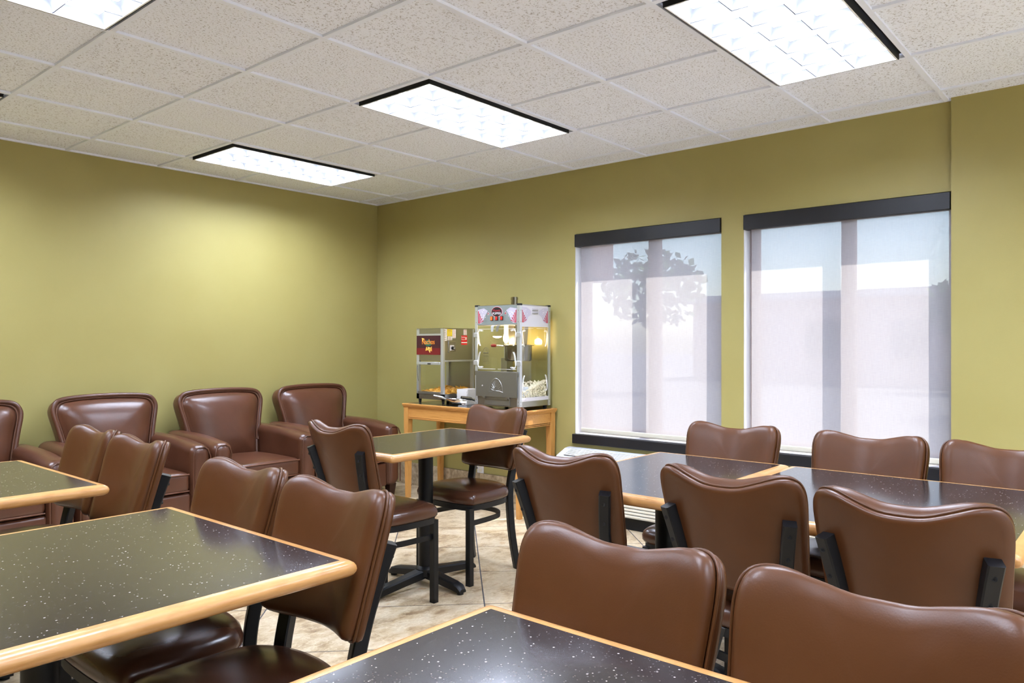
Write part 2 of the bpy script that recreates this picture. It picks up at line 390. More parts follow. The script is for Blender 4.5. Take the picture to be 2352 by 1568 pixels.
# floor tiles, laid on the diagonal, cut at the walls
def clip(poly, xa, xb, ya, yb):
    for ax, lim, sg in ((0, xa, 1), (0, xb, -1), (1, ya, 1), (1, yb, -1)):
        out = []
        for i in range(len(poly)):
            p, q = poly[i], poly[(i+1) % len(poly)]; dp, dq = sg*(p[ax]-lim), sg*(q[ax]-lim)
            if dp >= 0: out.append(p)
            if (dp >= 0) != (dq >= 0):
                t = dp/(dp-dq); out.append((p[0]+(q[0]-p[0])*t, p[1]+(q[1]-p[1])*t))
        poly = out
        if len(poly) < 3: return []
    return poly
S = .7265; full = None; g = .0065*math.sqrt(2)
for i in range(-14, 14):
    for j in range(-14, 20):
        s0, d0 = -4.955+i*S, .475+j*S                      # x+y and x-y of the tile's lower corner
        cx, cy = (s0+S/2+d0+S/2)/2, (s0+S/2-d0-S/2)/2
        q = [((s+d)/2-cx, (s-d)/2-cy) for (s, d) in ((s0+g/2, d0+g/2), (s0+g/2, d0+S-g/2), (s0+S-g/2, d0+S-g/2), (s0+S-g/2, d0+g/2))]
        pl = clip([(a+cx, b_+cy) for a, b_ in q], X0, -.012, Y0, -.012)
        if len(pl) < 3: continue
        whole = all(abs(p[0]-r[0]-cx) < 1e-6 and abs(p[1]-r[1]-cy) < 1e-6 for p, r in zip(pl, q)) and len(pl) == 4
        if whole and full is not None: ob('floor_tile', full, floor, (cx, cy, 0)); continue
        ar = sum(pl[k][0]*pl[(k+1) % len(pl)][1]-pl[(k+1) % len(pl)][0]*pl[k][1] for k in range(len(pl)))
        if ar < 0: pl = pl[::-1]
        me = MB().prism([(a-cx, b_-cy) for a, b_ in pl], lambda a, b_: (a, b_, -.010), lambda a, b_: (a, b_, 0)).mesh('floor_tile', 'floor_tile', False)
        if whole: full = me
        ob('floor_tile', me, floor, (cx, cy, 0))

# tile baseboards
def baseboard(name, along, a0, a1):
    """along 'x' on the Y=0 wall or 'y' on the X=0 wall; from a0 down to a1"""
    f = (lambda p, q, z0, z1, t: (p, q, -t, 0, z0, z1)) if along == 'x' else (lambda p, q, z0, z1, t: (-t, 0, p, q, z0, z1))
    bb = struct(MB().box(*f(a1, a0, -.002, .193, .008)).build(name, 'grout', smooth=False))
    p = a0; sh = None
    while p > a1+.03:
        q = max(p-.334, a1); wd = p-q-.003
        me = sh if (abs(wd-.331) < 1e-6 and sh) else MB().box(*f(-wd/2, wd/2, 0, .193, .012), c=.0015).mesh('tile', 'base_tile')
        if abs(wd-.331) < 1e-6: sh = me
        c = (p+q)/2
        ob('tile', me, bb, (c, 0, 0) if along == 'x' else (0, c, 0)); p = q
    return bb
baseboard('baseboard_left', 'x', -.014, X0)
baseboard('baseboard_right', 'y', -.31, W2[0]-.004)
bp_ = baseboard('baseboard_right_pilaster', 'y', W2[0]-.01, Y0); bp_.location.x = -.026

# ceiling grid and tiles
us = [k for k in range(-8, 4)]; vsn = [k for k in range(-10, 5)]
LIGHTS = [(u, w) for u in (0, -4) for w in (3, 0, -3, -6, -9)]
def gx(k): return k*GU+UX
def gy(k): return k*GU+VY
lit = {(u+a, w) for (u, w) in LIGHTS for a in (0, 1)}
BW = .012; ZB = CE
for k in vsn:                                                    # main runners
    MB().box(X0, 0, gy(k)-BW, gy(k)+BW, ZB-.0005, ZB+.012).build('grid_bar', 'grid_bar', ceil, smooth=False)
ct = MB().box(-BW, BW, BW, GU-BW, ZB, ZB+.012).mesh('grid_bar', 'grid_bar', False)
for k in us:                                                     # cross tees between runners
    for l in range(-10, 5):
        if (k, l) in lit and (k-1, l) in lit: continue
        if l == 4: MB().box(gx(k)-BW, gx(k)+BW, gy(4)+BW, 0, ZB, ZB+.012).build('grid_bar', 'grid_bar', ceil, smooth=False)
        else: ob('grid_bar', ct, ceil, (gx(k), gy(l), 0))
for (a, b_, c, d) in ((X0, 0, -.018, 0), (-.018, 0, Y0, 0)):      # wall angle
    MB().box(a, b_, c, d, ZB-.0002, ZB+.012).build('wall_angle', 'grid_bar', ceil, smooth=False)
tm = MB().box(BW-.004, GU-BW+.004, BW-.004, GU-BW+.004, CE+.011, CE+.028).mesh('ceiling_tile', 'ceiling_tile', False)
for k in range(-8, 4):
    for l in range(-10, 5):
        if (k, l) in lit: continue
        xb = min(gx(k+1), 0); yb = min(gy(l+1), 0)
        if k < 3 and l < 4: ob('ceiling_tile', tm, ceil, (gx(k), gy(l), 0))
        else: MB().box(BW-.004, xb-gx(k)-.006, BW-.004, yb-gy(l)-.006, CE+.011, CE+.028).build('ceiling_tile', 'ceiling_tile', ceil, (gx(k), gy(l), 0), smooth=False)

# ------------------------------------------------------------------ ceiling lights (3 x 6 louvre cells, black reveal)
def make_light():
    t = thing('ceiling_light', '', 'ceiling light', group='recessed louvre ceiling lights')
    Lx, Ly = 2*GU, GU; i = .012; r = .020                     # dark gap round the louvre
    b = MB()
    for (xa, xb, ya, yb) in ((i, Lx-i, i, i+r), (i, Lx-i, Ly-i-r, Ly-i), (i, i+r, i+r, Ly-i-r), (Lx-i-r, Lx-i, i+r, Ly-i-r)):
        b.box(xa, xb, ya, yb, .022, .034)
    b.build('reveal', 'dark_void', t, smooth=False)
    b = MB(); q = i+r; zl = -.012
    def walls(b, q, w, za, zb):
        for (xa, xb, ya, yb) in ((q, Lx-q, q, q+w), (q, Lx-q, Ly-q-w, Ly-q), (q, q+w, q+w, Ly-q-w), (Lx-q-w, Lx-q, q+w, Ly-q-w)): b.box(xa, xb, ya, yb, za, zb)
    walls(b, q, .004, zl, .05); b.build('outer_frame', 'dark_void', t, smooth=False)
    b = MB(); walls(b, q+.004, .007, zl-.0005, .05); b.build('inner_frame', 'louvre_white', t, smooth=False)
    q += .011
    x0, x1, y0, y1 = q, Lx-q, q, Ly-q; dx, dy = (x1-x0)/6, (y1-y0)/3
    vs_, fs_ = [], []; pr = [(1.0, zl+.001), (.98, zl+.011), (.93, zl+.022), (.84, zl+.033), (.70, zl+.042)]
    for (k, z) in pr:
        for (a, e) in ((-1, -1), (0, -1), (1, -1), (1, 0), (1, 1), (0, 1), (-1, 1), (-1, 0)): vs_.append((a*k*(dx/2-.0012), e*k*(dy/2-.0012), z))
    for j in range(len(pr)-1):
        for k in range(8): fs_.append((j*8+k, j*8+(k+1) % 8, (j+1)*8+(k+1) % 8, (j+1)*8+k))
    cm = MB().add(vs_, fs_).mesh('cell_reflector', 'reflector', ang=50)
    for a in range(6):
        for e in range(3): ob('cell_reflector', cm, t, (x0+(a+.5)*dx, y0+(e+.5)*dy, 0))
    bl = MB().box(-.0014, .0014, y0, y1, zl, zl+.012).mesh('louvre', 'louvre_grey', False)
    for a in range(1, 6): ob('louvre', bl, t, (x0+a*dx, 0, 0))
    bl = MB().box(x0, x1, -.0014, .0014, zl+.0002, zl+.012).mesh('louvre', 'louvre_grey', False)
    for e in range(1, 3): ob('louvre', bl, t, (0, y0+e*dy, 0))
    MB().box(x0, x1, y0, y1, zl+.0425, zl+.046).build('lamp_panel', 'lamp_panel', t, smooth=False)
    MB().box(i, Lx-i, i, Ly-i, .06, .10).build('housing', 'louvre_white', t, smooth=False)
    return t
lt_ = make_light()
LL = {(0, 0): 'recessed louvre ceiling light in the middle of the ceiling',
      (0, 3): 'recessed louvre ceiling light farthest back, above the leather armchairs',
      (0, -3): 'recessed louvre ceiling light nearest the large window',
      (-4, 0): 'recessed louvre ceiling light cut off by the top left corner',
      (-4, 3): 'recessed louvre ceiling light barely showing at the left edge'}
for i, (u, w) in enumerate(LIGHTS):
    place(lt_, i, LL.get((u, w), 'recessed louvre ceiling light out of view behind the camera'), (gx(u), gy(w), CE), 0)

# ------------------------------------------------------------------ windows, sills, shades
def window(name, w, mull):
    y0, y1 = w; zb, zt = .59, WZ[1]; xa, xb = .105, .155
    b = MB(); b.box(xa, xb, y0, y1, zt-.05, zt); b.box(xa, xb, y0, y1, zb, zb+.05)
    b.box(xa, xb, y1-.05, y1, zb+.05, zt-.05); b.box(xa, xb, y0, y0+.03, zb+.05, zt-.05)
    fr = struct(b.build(name, 'bronze_frame', smooth=False))
    MB().box(xa-.002, xb+.002, mull[0], mull[1], zb+.05, zt-.05, c=.003).build('mullion', 'bronze_frame', fr)
    MB().box(.002, .104, y1-.004, y1, zb, zt).build('jamb_liner', 'panel_white', fr, smooth=False)
    MB().box(.128, .132, mull[1], y1-.05, zb+.05, zt-.05).build('pane', 'window_glass', fr, smooth=False)
    MB().box(.128, .132, y0+.03, mull[0], zb+.05, zt-.05).build('pane', 'window_glass', fr, smooth=False)
    return fr
window('window_1', W1, (-2.905, -2.823)); window('window_2', W2, (-4.196, -4.121))
# bright outer stool and black stool nosing under each window
for k, w in ((1, W1), (2, W2)):
    t = struct(MB().box(-.03, .012, w[0]-(0 if k == 2 else .008), w[1]+.008, .52, .588, c=.003).build('trim_%d' % k, 'black_metal'))
    MB().box(.012, TH, w[0], w[1], .52, .59).build('stool', 'panel_white', t, smooth=False)
def shade(w, left, label):
    t = thing('roller_shade', label, 'roller shade', (0.02, (w[0]+w[1])/2, .59), group='roller shades over the windows')
    h = (w[1]-w[0])/2; ya, yb = -h+.004, h-left
    MB().box(-.034, .035, -h+.003, h-.003, 1.375, 1.466, c=.002).build('valance', 'black_metal', t)
    MB().add([(0, ya, .035), (0, yb, .035), (0, yb, 1.38), (0, ya, 1.38)], [(0, 1, 2, 3)]).build('fabric', 'shade_cloth', t, smooth=False)
    MB().rbox(-.007, .007, ya, yb, .012, .045, .006).build('bottom_rail', 'beige_plastic', t)
    return t
shade(W1, .042, 'woven roller shade with black valance, on the window beside the popcorn machine')
shade(W2, .042, 'woven roller shade with black valance, on the window nearest the right edge')

# ------------------------------------------------------------------ wall air conditioners under the windows
def make_ac():
    t = thing('air_conditioner', '', 'air conditioner', group='air conditioners below the windows')
    Lh = .535
    prof = [(0, .085), (-.19, .085), (-.20, .10), (-.20, .36), (-.195, .40), (-.165, .445), (-.06, .488), (-.03, .492), (0, .492)]
    b = MB(); b.prism(prof, lambda x, z: (x, Lh, z), lambda x, z: (x, -Lh, z)); b.build('cover', 'grey_plastic', t, ang=50)
    # sloped outlet grille
    tx, tz = (.105, .043); ln = math.hypot(tx, tz); ux, uz = tx/ln, tz/ln; nx, nz = -uz, ux
    def onslope(s, o): return (-.165+ux*s+nx*o, .445+uz*s+nz*o)
    b = MB(); p = [onslope(.008, .0008), onslope(.106, .0008), onslope(.106, .003), onslope(.008, .003)]
    b.prism(p, lambda x, z: (x, Lh-.06, z), lambda x, z: (x, -.14, z)); b.build('outlet_opening', 'dark_void', t, smooth=False)
    for k in range(8):
        s_ = .012+k*.0125; p = [onslope(s_, .002), onslope(s_+.006, .002), onslope(s_+.006, .007), onslope(s_, .007)]
        MB().prism(p, lambda x, z: (x, Lh-.06, z), lambda x, z: (x, -.14, z)).build('slat', 'white_plastic', t, smooth=False)
    for k in range(7):
        y = Lh-.06-k*.1025; p = [onslope(.008, .003), onslope(.106, .003), onslope(.106, .009), onslope(.008, .009)]
        MB().prism(p, lambda x, z: (x, y+.002, z), lambda x, z: (x, y-.002, z)).build('grille_bar', 'white_plastic', t, smooth=False)
    MB().box(-.155, -.06, -.42, -.18, .462, .4785).build('control_cover', 'beige_plastic', t, smooth=False).rotation_euler = (0, 0, 0)
    for k in range(11):
        z = .095+k*.0215
        MB().box(-.212, -.198, -Lh+.02, Lh-.02, z, z+.0145, c=.002).build('front_slat', 'beige_plastic', t)
    MB().box(-.16, 0, -Lh+.03, Lh-.03, 0, .085).build('base', 'dark_void', t, smooth=False)
    return t
ac = make_ac()
place(ac, 0, 'white wall air conditioner below the window beside the console table', (-.014, -2.765, 0), 0)
place(ac, 1, 'wall air conditioner behind the long row of tables, mostly hidden by chairs', (-.014, -4.165, 0), 0)

# ------------------------------------------------------------------ dining chairs (face +x)
def back_ref(y, z): return -.205-.315*(z-.572)+.062*(y/.2)**2
half = [(0, .548), (.10, .550), (.150, .553), (.182, .560), (.197, .580), (.204, .66), (.211, .76), (.215, .825), (.2115, .862), (.199, .883), (.176, .890), (.146, .886), (.100, .870), (.050, .855)]
half = [(y*.977, z) for y, z in half]
BACK_OUT = spline(half+[(0, .852)]+[(-y, z) for y, z in half[1:]][::-1], 3)
def back_map(y, z, d):
    k = max(0, min(1, (z-.78)/.06))*max(0, 1-(y/.16)**2) if d > 0 else 0
    return (back_ref(y, z)+d*.953, y - d*.5*(y/.2), z+d*(.30+.55*k))
hs = [(.214, 0), (.212, .10), (.205, .165), (.190, .200), (.160, .213), (.05, .214), (-.07, .203), (-.13, .172), (-.165, .11), (-.178, .05)]
SEAT_OUT = spline(hs+[(-.181, 0)]+[(x, -y) for x, y in hs[1:]][::-1], 3)
SQ = [(1, .8), (.8, 1), (-.8, 1), (-1, .8), (-1, -.8), (-.8, -1), (.8, -1), (1, -.8)]
def make_chair():
    t = thing('dining_chair', '', 'chair', group='brown vinyl dining chairs')
    b = MB(); b.pad(BACK_OUT, (0, .715), [(.985, .001), (1.0, .005), (1.003, .013), (.99, .022), (.955, .030), (.88, .036), (.7, .042), (.4, .046), (.2, .047)], back_map)
    bk = b.build('backrest', 'vinyl', t, ang=80)
    b = MB(); b.pad(BACK_OUT[::-1], (0, .715), [(.985, -.001), (1.0, -.004), (1.003, -.012), (.985, -.019), (.9, -.020), (.5, -.020), (.25, -.020)], back_map)
    b.build('back_panel', 'vinyl', bk, ang=80)
    b = MB(); b.tube([back_map(y*1.006, .715+(z-.715)*1.006, 0) for y, z in BACK_OUT], .0038, 6, True); b.build('piping', 'vinyl', bk, ang=80)
    b = MB(); b.pad(SEAT_OUT, (.02, 0), [(.94, .414), (.985, .417), (1.02, .428), (1.025, .445), (1.0, .462), (.94, .475), (.82, .484), (.6, .490), (.3, .493)], lambda x, y, d: (x, y, d))
    b.build('seat', 'seat_vinyl', t, ang=80)
    b = MB(); b.tube([(.02+(x-.02)*.93, y*.93, .401) for x, y in SEAT_OUT[::2]], 1, closed=True, sec=[(.014, .011), (.014, -.011), (-.014, -.011), (-.014, .011)], up=(0, 0, 1))
    b.build('seat_frame', 'powder_black', t, ang=30)
    rl = None; fl_ = None
    for s in (1, -1):
        fl_ = MB().tube([(.187, .187*s, 0), (.187, .187*s, .40)], .0165, sec=SQ, up=(1, 0, 0)).build('front_leg', 'powder_black', t, ang=30)
        path = spline([(-.2585, .182*s, .770), (-.236, .167*s, .69), (-.214, .155*s, .61), (-.193, .150*s, .53), (-.178, .149*s, .46), (-.172, .150*s, .38), (-.181, .156*s, .22), (-.197, .166*s, .09), (-.214, .172*s, 0)], 3, False)
        p = MB().tube(path, .018, sec=SQ, up=(.42*s, .9, 0)).build('back_leg', 'powder_black', t, ang=30)
        e = Vector(path[0]); ux = Vector((-.315, 0, 1)).normalized()
        for zz in (.735, .668):
            f_ = (.770-zz)/.16; xx = -.2585+.0445*f_-.017; yy = s*(.182-.027*f_+.0068)
            MB().lathe([(.0062, .004), (.0062, -.0025), (.003, -.0025), (.003, -.0008)], (xx, yy, zz), 10, 'x').build('screw', 'rubber_black', p)
    ring = [(.172, .183, .318), (.06, .180, .318), (-.04, .168, .318), (-.105, .135, .318), (-.145, .075, .318), (-.156, 0, .318)]
    ring = spline(ring+[(x, -y, z) for x, y, z in ring[:-1]][::-1], 3, False)
    MB().tube(ring, 1, sec=[(.0125, .005), (.0125, -.005), (-.0125, -.005), (-.0125, .005)], up=(0, 0, 1)).build('foot_ring', 'powder_black', t, ang=30)
    return t
ch = make_chair(); PI = math.pi
CH = [('dining chair seen from behind at the near end of the small middle table', (-2.205, -2.69), 0),
      ('dining chair at the far end of the small table, before the popcorn machine', (-1.54, -2.65), PI),
      ('dining chair seen from behind at the left end of the window-side tables', (-2.26, -4.01), 0),
      ('dining chair seen from behind, middle one of the three along the window-side tables', (-2.285, -4.615), 0),
      ('dining chair seen from behind, rightmost at the window-side tables', (-2.35, -5.09), 0),
      ('dining chair by the windows facing the camera, leftmost of three', (-1.588, -4.10), PI),
      ('dining chair by the windows facing the camera, middle one of three', (-1.588, -4.67), PI),
      ('dining chair by the windows facing the camera, cut off by the right edge', (-1.60, -5.14), PI),
      ('large foreground dining chair whose padded front shows beside the corner of the front table', (-3.61, -4.78), PI),
      ('foreground dining chair at the bottom right corner of the picture', (-3.62, -5.235), PI),
      ('farther dining chair at the large speckled table on the left', (-3.60, -3.46), PI),
      ('nearer dining chair at the large speckled table on the left', (-3.62, -3.945), PI),
      ('farther dining chair at the table by the left edge, in front of an armchair', (-3.50, -2.09), PI),
      ('nearer dining chair at the table by the left edge', (-3.53, -2.59), PI)]
for i, (lb, (x, y), a) in enumerate(CH): place(ch, i, lb, (x, y, 0), a)

# ------------------------------------------------------------------ tables
def make_table(label, x0, x1, y0, y1, ax, ay):
    """x0..y1: laminate rectangle; edge strips go round it"""
    cx, cy = (x0+x1)/2, (y0+y1)/2; hx, hy = (x1-x0)/2, (y1-y0)/2
    t = thing('dining_table', label, 'table', (cx, cy, 0), group='speckled pedestal tables')
    MB().box(-hx, hx, -hy, hy, .730, .752).build('laminate_top', 'laminate', t, smooth=False)
    prof = [(0, .7522), (.012, .7522), (.020, .7505), (.027, .7455), (.0305, .739), (.0315, .733), (.0305, .727), (.027, .7205), (.020, .716), (.012, .7145), (0, .7145)]
    cor = [(hx, hy), (-hx, hy), (-hx, -hy), (hx, -hy)]
    for k in range(4):
        (xa, ya), (xb, yb) = cor[k], cor[(k+1) % 4]; a0 = R(90*k+45); cols = []
        for (px, py, base, angs) in ((xa, ya, k, (45, 67, 90)), (xb, yb, k+1, (0, 22, 45))):
            for an in angs:
                ring = []
                for (o_, z) in prof:
                    r_ = min(o_, .013); q = o_-r_; sx, sy = (1 if px > 0 else -1), (1 if py > 0 else -1)
                    A = R(90*(base)+an) if True else 0
                    ring.append((px+sx*q+r_*math.cos(A), py+sy*q+r_*math.sin(A), z))
                cols.append(ring)
        n = len(prof); vs_ = [p for r_ in cols for p in r_]; fs_ = []
        for i in range(len(cols)-1):
            for j in range(n-1): fs_.append((i*n+j, i*n+j+1, (i+1)*n+j+1, (i+1)*n+j))
        fs_ += [tuple(range(n))[::-1], tuple((len(cols)-1)*n+j for j in range(n))]
        MB().add(vs_, fs_).build('edge_strip', 'maple' if k % 2 else 'maple', t, ang=50)
    MB().box(-.17, .17, -.17, .17, .703, .7145).build('top_plate', 'powder_black', t, smooth=False)
    MB().lathe([(.038, .07), (.038, .703)], n=24).build('column', 'powder_black', t)
    for (dx, dy, ln) in ((1, 0, ax), (-1, 0, ax), (0, 1, ay), (0, -1, ay)):
        vs_ = []; fs_ = []; st_ = [(0, .034, .045, .092), (.12, .031, .040, .084), (.45, .028, .030, .070), (.8, .026, .018, .056), (.93, .026, .012, .046), (1, .022, .010, .026)]
        for (q, w, zb, zt) in st_:
            for (s, z) in ((-1, zb), (1, zb), (1, zt-.008), (.72, zt), (-.72, zt), (-1, zt-.008)):
                vs_.append((dx*q*ln-dy*s*w, dy*q*ln+dx*s*w, z))
        for i in range(len(st_)-1):
            for j in range(6): fs_.append((i*6+j, i*6+(j+1) % 6, (i+1)*6+(j+1) % 6, (i+1)*6+j))
        fs_ += [tuple(range(6))[::-1], tuple(30+j for j in range(6))]
        arm = MB().add(vs_, fs_).build('base_arm', 'powder_black', t, ang=40)
        MB().lathe([(.017, 0), (.017, .020)], (dx*ln*.93, dy*ln*.93, 0), 12).build('glide', 'rubber_black', arm)
    MB().lathe([(.055, .05), (.055, .086), (.042, .098), (.038, .10)], n=20).build('hub', 'powder_black', t)
    return t
make_table('small speckled table with maple edge between two chairs in the middle of the room', -2.315, -1.388, -2.92, -2.36, .36, .27)
make_table('large speckled table with maple edge across the lower left', -4.45, -3.495, -4.112, -3.256, .33, .33)
make_table('speckled table with maple edge at the left edge, near the armchairs', -4.42, -3.477, -2.692, -1.842, .33, .33)
make_table('speckled table with maple edge in the foreground at the bottom edge', -4.44, -3.506, -5.45, -4.590, .33, .33)
make_table('narrow table at the left end of the window row, its top bright with window light', -2.39, -1.474, -4.362, -3.806, .36, .27)
make_table('wide table at the right end of the window row', -2.40, -1.482, -5.272, -4.428, .33, .33)

# ------------------------------------------------------------------ club armchairs (back to +y, face -y)
def make_armchair():
    t = thing('armchair', '', 'armchair', group='brown leather club armchairs along the wall')
    # back: flared outline, leaning
    hb = [(0, .36), (.18, .36), (.245, .37), (.262, .42), (.278, .56), (.305, .70), (.328, .80), (.326, .845), (.300, .882), (.24, .898), (.12, .906)]
    out = spline(hb+[(0, .908)]+[(-x, z) for x, z in hb[1:]][::-1], 3)
    def bm(x, z, d): return (x, -.225+(z-.42)*.20-d*.97, z+d*.19)
    b = MB(); b.pad(out, (0, .64), [(.99, -.085), (1.0, -.07), (1.0, -.02), (.995, .0), (.97, .012), (.945, .014), (.925, .004), (.905, .006), (.86, .030), (.75, .056), (.5, .078), (.25, .086)], bm)
    bk = b.build('back', 'club_leather', t, ang=80)
    up = [(x, z) for (x, z) in out if z > .50]
    i0 = out.index(up[0]); seq = [q for q in out if q[1] > .50]
    MB().tube([bm(x*.985, .64+(z-.64)*.985, .009) for x, z in seq], .0155, 8).build('rolled_border', 'club_leather', bk, ang=80)
    MB().tube([bm(x*.93, .64+(z-.64)*.93, .012) for x, z in seq], .0042, 6).build('piping', 'club_piping', bk, ang=80)
    # arms
    for s in (1, -1):
        def fa(x, y, z, s=s):
            f = max(0, min(1, (-y-.30)/.52)); k = max(0, (z-.25)/.37)
            return (x+.005*math.sin(min(1, max(0, (z-.1)/.5))*PI)*s, y, z-.042*f*f*k)
        b = MB(); b.rbox(s*.262 if s > 0 else -.398, .398 if s > 0 else -.262, -.80, -.06, .105, .628, .055, fa, nf=8, na=4)
        am = b.build('arm', 'club_leather', t, ang=80)
        cxx = s*.331+.004*s
        o = [(-.058, .13), (-.058, .52), (-.045, .562), (-.02, .577), (.02, .577), (.045, .562), (.058, .52), (.058, .13)]
        MB().tube([(cxx+x, -.795+(.006 if z > .55 else 0), z) for x, z in o], .0048, 6).build('piping', 'club_leather', am, ang=80)
    def fc(x, y, z):
        k = max(0, 1-(x/.27)**2)*max(0, 1-((y+.50)/.31)**2)
        return (x, y-.012*(1-(x/.262)**2) if y < -.7 else y, z+(.022*k if z > .38 else 0))
    b = MB(); b.rbox(-.262, .262, -.79, -.19, .295, .425, .035, fc, nf=7, na=3); sc_ = b.build('seat_cushion', 'club_leather', t, ang=80)
    for zz in (.413, .307):
        MB().tube([(-.255, -.785, zz), (-.15, -.797, zz+.003), (0, -.801, zz+.004), (.15, -.797, zz+.003), (.255, -.785, zz)], .0045, 6).build('piping', 'club_piping', sc_, ang=80)
    MB().rbox(-.268, .268, -.785, -.10, .105, .292, .02, nf=4, na=2).build('seat_base', 'club_leather', t, ang=80)
    MB().rbox(-.39, .39, -.14, -.035, .11, .56, .03, nf=4, na=2).build('rear_frame', 'club_leather', t, ang=80)
    for sx in (-1, 1):
        for y in (-.73, -.09):
            f = lambda k: [(sx*.345+a*k, y+c*k) for a, c in ((-.034, -.034), (.034, -.034), (.034, .034), (-.034, .034))]
            lo, hi = f(.62), f(1.)
            MB().add([(a, c, 0) for a, c in lo]+[(a, c, .112) for a, c in hi], [(3, 2, 1, 0), (4, 5, 6, 7)]+[(i, (i+1) % 4, 4+(i+1) % 4, 4+i) for i in range(4)]).build('foot', 'dark_wood', t, smooth=False)
    return t
arm = make_armchair()
for i, (lb, x, y, rz) in enumerate((('brown leather club armchair in the corner next to the console table', -.835, -.03, 0),
                             ('brown leather club armchair, second from the corner, its seat cushion in plain view', -1.645, -.03, 0),
                             ('wide-backed brown leather club armchair behind two dining chairs, third from the corner', -2.465, -.03, 0),
                             ('brown leather club armchair cut off by the left edge', -3.30, -.05, 0))):
    place(arm, i, lb, (x, y, 0), rz)

# ------------------------------------------------------------------ console table with the snack machines
CX0, CX1, CY0, CY1, CZ = -.455, -.016, -2.115, -.86, .768
t = thing('console_table', 'light oak console table against the window wall, carrying the snack machines', 'table', ((CX0+CX1)/2, (CY0+CY1)/2, 0))
hx, hy = (CX1-CX0)/2, (CY1-CY0)/2
MB().box(-hx+.025, hx-.025, -hy+.025, hy-.025, CZ-.02, CZ).build('top', 'console_top', t, smooth=False)
def rim(prof, name):
    n = len(prof); vs_ = []; fs_ = []
    for (sx, sy) in ((1, 1), (-1, 1), (-1, -1), (1, -1)):
        for (o_, z) in prof: vs_.append((sx*(hx-o_), sy*(hy-o_), z))
    for i in range(4):
        for j in range(n): fs_.append((i*n+j, i*n+(j+1) % n, ((i+1) % 4)*n+(j+1) % n, ((i+1) % 4)*n+j))
    MB().add(vs_, fs_).build(name, 'oak_long', t, ang=30)
rim([(.026, CZ+.0005), (.004, CZ+.0005), (.001, CZ-.003), (.001, CZ-.009), (.004, CZ-.011), (.002, CZ-.013), (.004, CZ-.018), (.008, CZ-.020), (.006, CZ-.022), (.010, CZ-.030), (.026, CZ-.030)], 'moulded_rim')
for (xa, xb, ya, yb) in ((-hx+.02, -hx+.04, -hy+.05, hy-.05), (hx-.04, hx-.02, -hy+.05, hy-.05), (-hx+.05, hx-.05, -hy+.02, -hy+.04), (-hx+.05, hx-.05, hy-.04, hy-.02)):
    ap = MB().box(xa, xb, ya, yb, CZ-.125, CZ-.029).build('apron', 'oak_long', t, smooth=False)
    for zz in (CZ-.118, CZ-.107):
        MB().box(xa-.003, xb+.003, ya, yb, zz-.004, zz+.004, c=.0015).build('bead', 'oak_long', ap)
for sx in (-1, 1):
    for sy in (-1, 1):
        a, c = sx*(hx-.037), sy*(hy-.037)
        top = [(a-.025, c-.025), (a+.025, c-.025), (a+.025, c+.025), (a-.025, c+.025)]
        def k(d): return [(a+(x-a)*d+sx*.025*(1-d)*.0, c+(y-c)*d) for x, y in top]
        r0, r1, r2 = k(.66), k(1), k(1)
        MB().add([(x, y, 0) for x, y in r0]+[(x, y, CZ-.13) for x, y in r1]+[(x, y, CZ-.030) for x, y in r2],
                 [(3, 2, 1, 0), (8, 9, 10, 11)]+[(i, (i+1) % 4, 4+(i+1) % 4, 4+i) for i in range(4)]+[(4+i, 4+(i+1) % 4, 8+(i+1) % 4, 8+i) for i in range(4)]).build('leg', 'oak_vertical', t, smooth=False)
tag(MB().tube(spline([(-.014, -1.16, .70), (-.012, -1.162, .5), (-.013, -1.165, .3), (-.012, -1.22, .235), (-.012, -1.29, .232)], 5, False), .004, 6).build('power_cord', 'rubber_black'),
    'black power cord hanging down the wall behind the console table', 'cord')
o = thing('wall_outlet', 'white wall outlet low on the wall under the console table', 'outlet', (0, -1.315, .235))
MB().box(-.006, 0, -.036, .036, -.057, .057, c=.002).build('cover_plate', 'white_plastic', o)
for z in (-.02, .02): MB().rbox(-.009, -.004, -.016, .016, z-.013, z+.013, .002).build('socket', 'beige_plastic', o)

# ---- popcorn machine (front faces -x)
PW, PD, PH = .22, .18, .748
pm = thing('popcorn_machine', 'silver glass-sided popcorn machine with red stripes and star decals on the console', 'popcorn machine', (-.218, -1.845, CZ+.002))
for sx in (-1, 1):
    for sy in (-1, 1):
        MB().lathe([(.014, 0), (.017, .022)], (sx*(PD-.03), sy*(PW-.03), 0), 12).build('foot', 'rubber_black', pm)
        b = MB(); a, c = sx*PD, sy*PW
        b.box(min(a, a-sx*.026), max(a, a-sx*.026), min(c, c-sy*.003), max(c, c-sy*.003), .02, PH-.01)
        b.box(min(a, a-sx*.003), max(a, a-sx*.003), min(c-sy*.003, c-sy*.026), max(c-sy*.003, c-sy*.026), .02, PH-.01)
        ps = b.build('corner_post', 'aluminium', pm, smooth=False)
        MB().box(min(a+sx*.002, a-sx*.028), max(a+sx*.002, a-sx*.028), min(c+sy*.002, c-sy*.028), max(c+sy*.002, c-sy*.028), PH-.014, PH-.001, c=.002).build('corner_cap', 'rubber_black', pm)
        for z in (.035, .06, .62, .70):
            MB().lathe([(.003, 0), (.003, .0015)], (a-sx*.0005+(0 if sx > 0 else -.0015), c-sy*.014, z), 8, 'x').build('rivet', 'dull_steel', ps)
            MB().lathe([(.003, 0), (.003, .0015)], (a-sx*.014, c-sy*.0005+(0 if sy > 0 else -.0015), z), 8, 'y').build('rivet', 'dull_steel', ps)
i_ = .004
MB().box(-PD+.003, PD-.003, -PW+.003, PW-.003, .022, .085).build('base', 'brushed_steel', pm, smooth=False)
MB().box(-PD+.026, PD-.026, -PW+.0005, -PW+.003, .062, .088).build('side_rail', 'panel_white', pm, smooth=False)
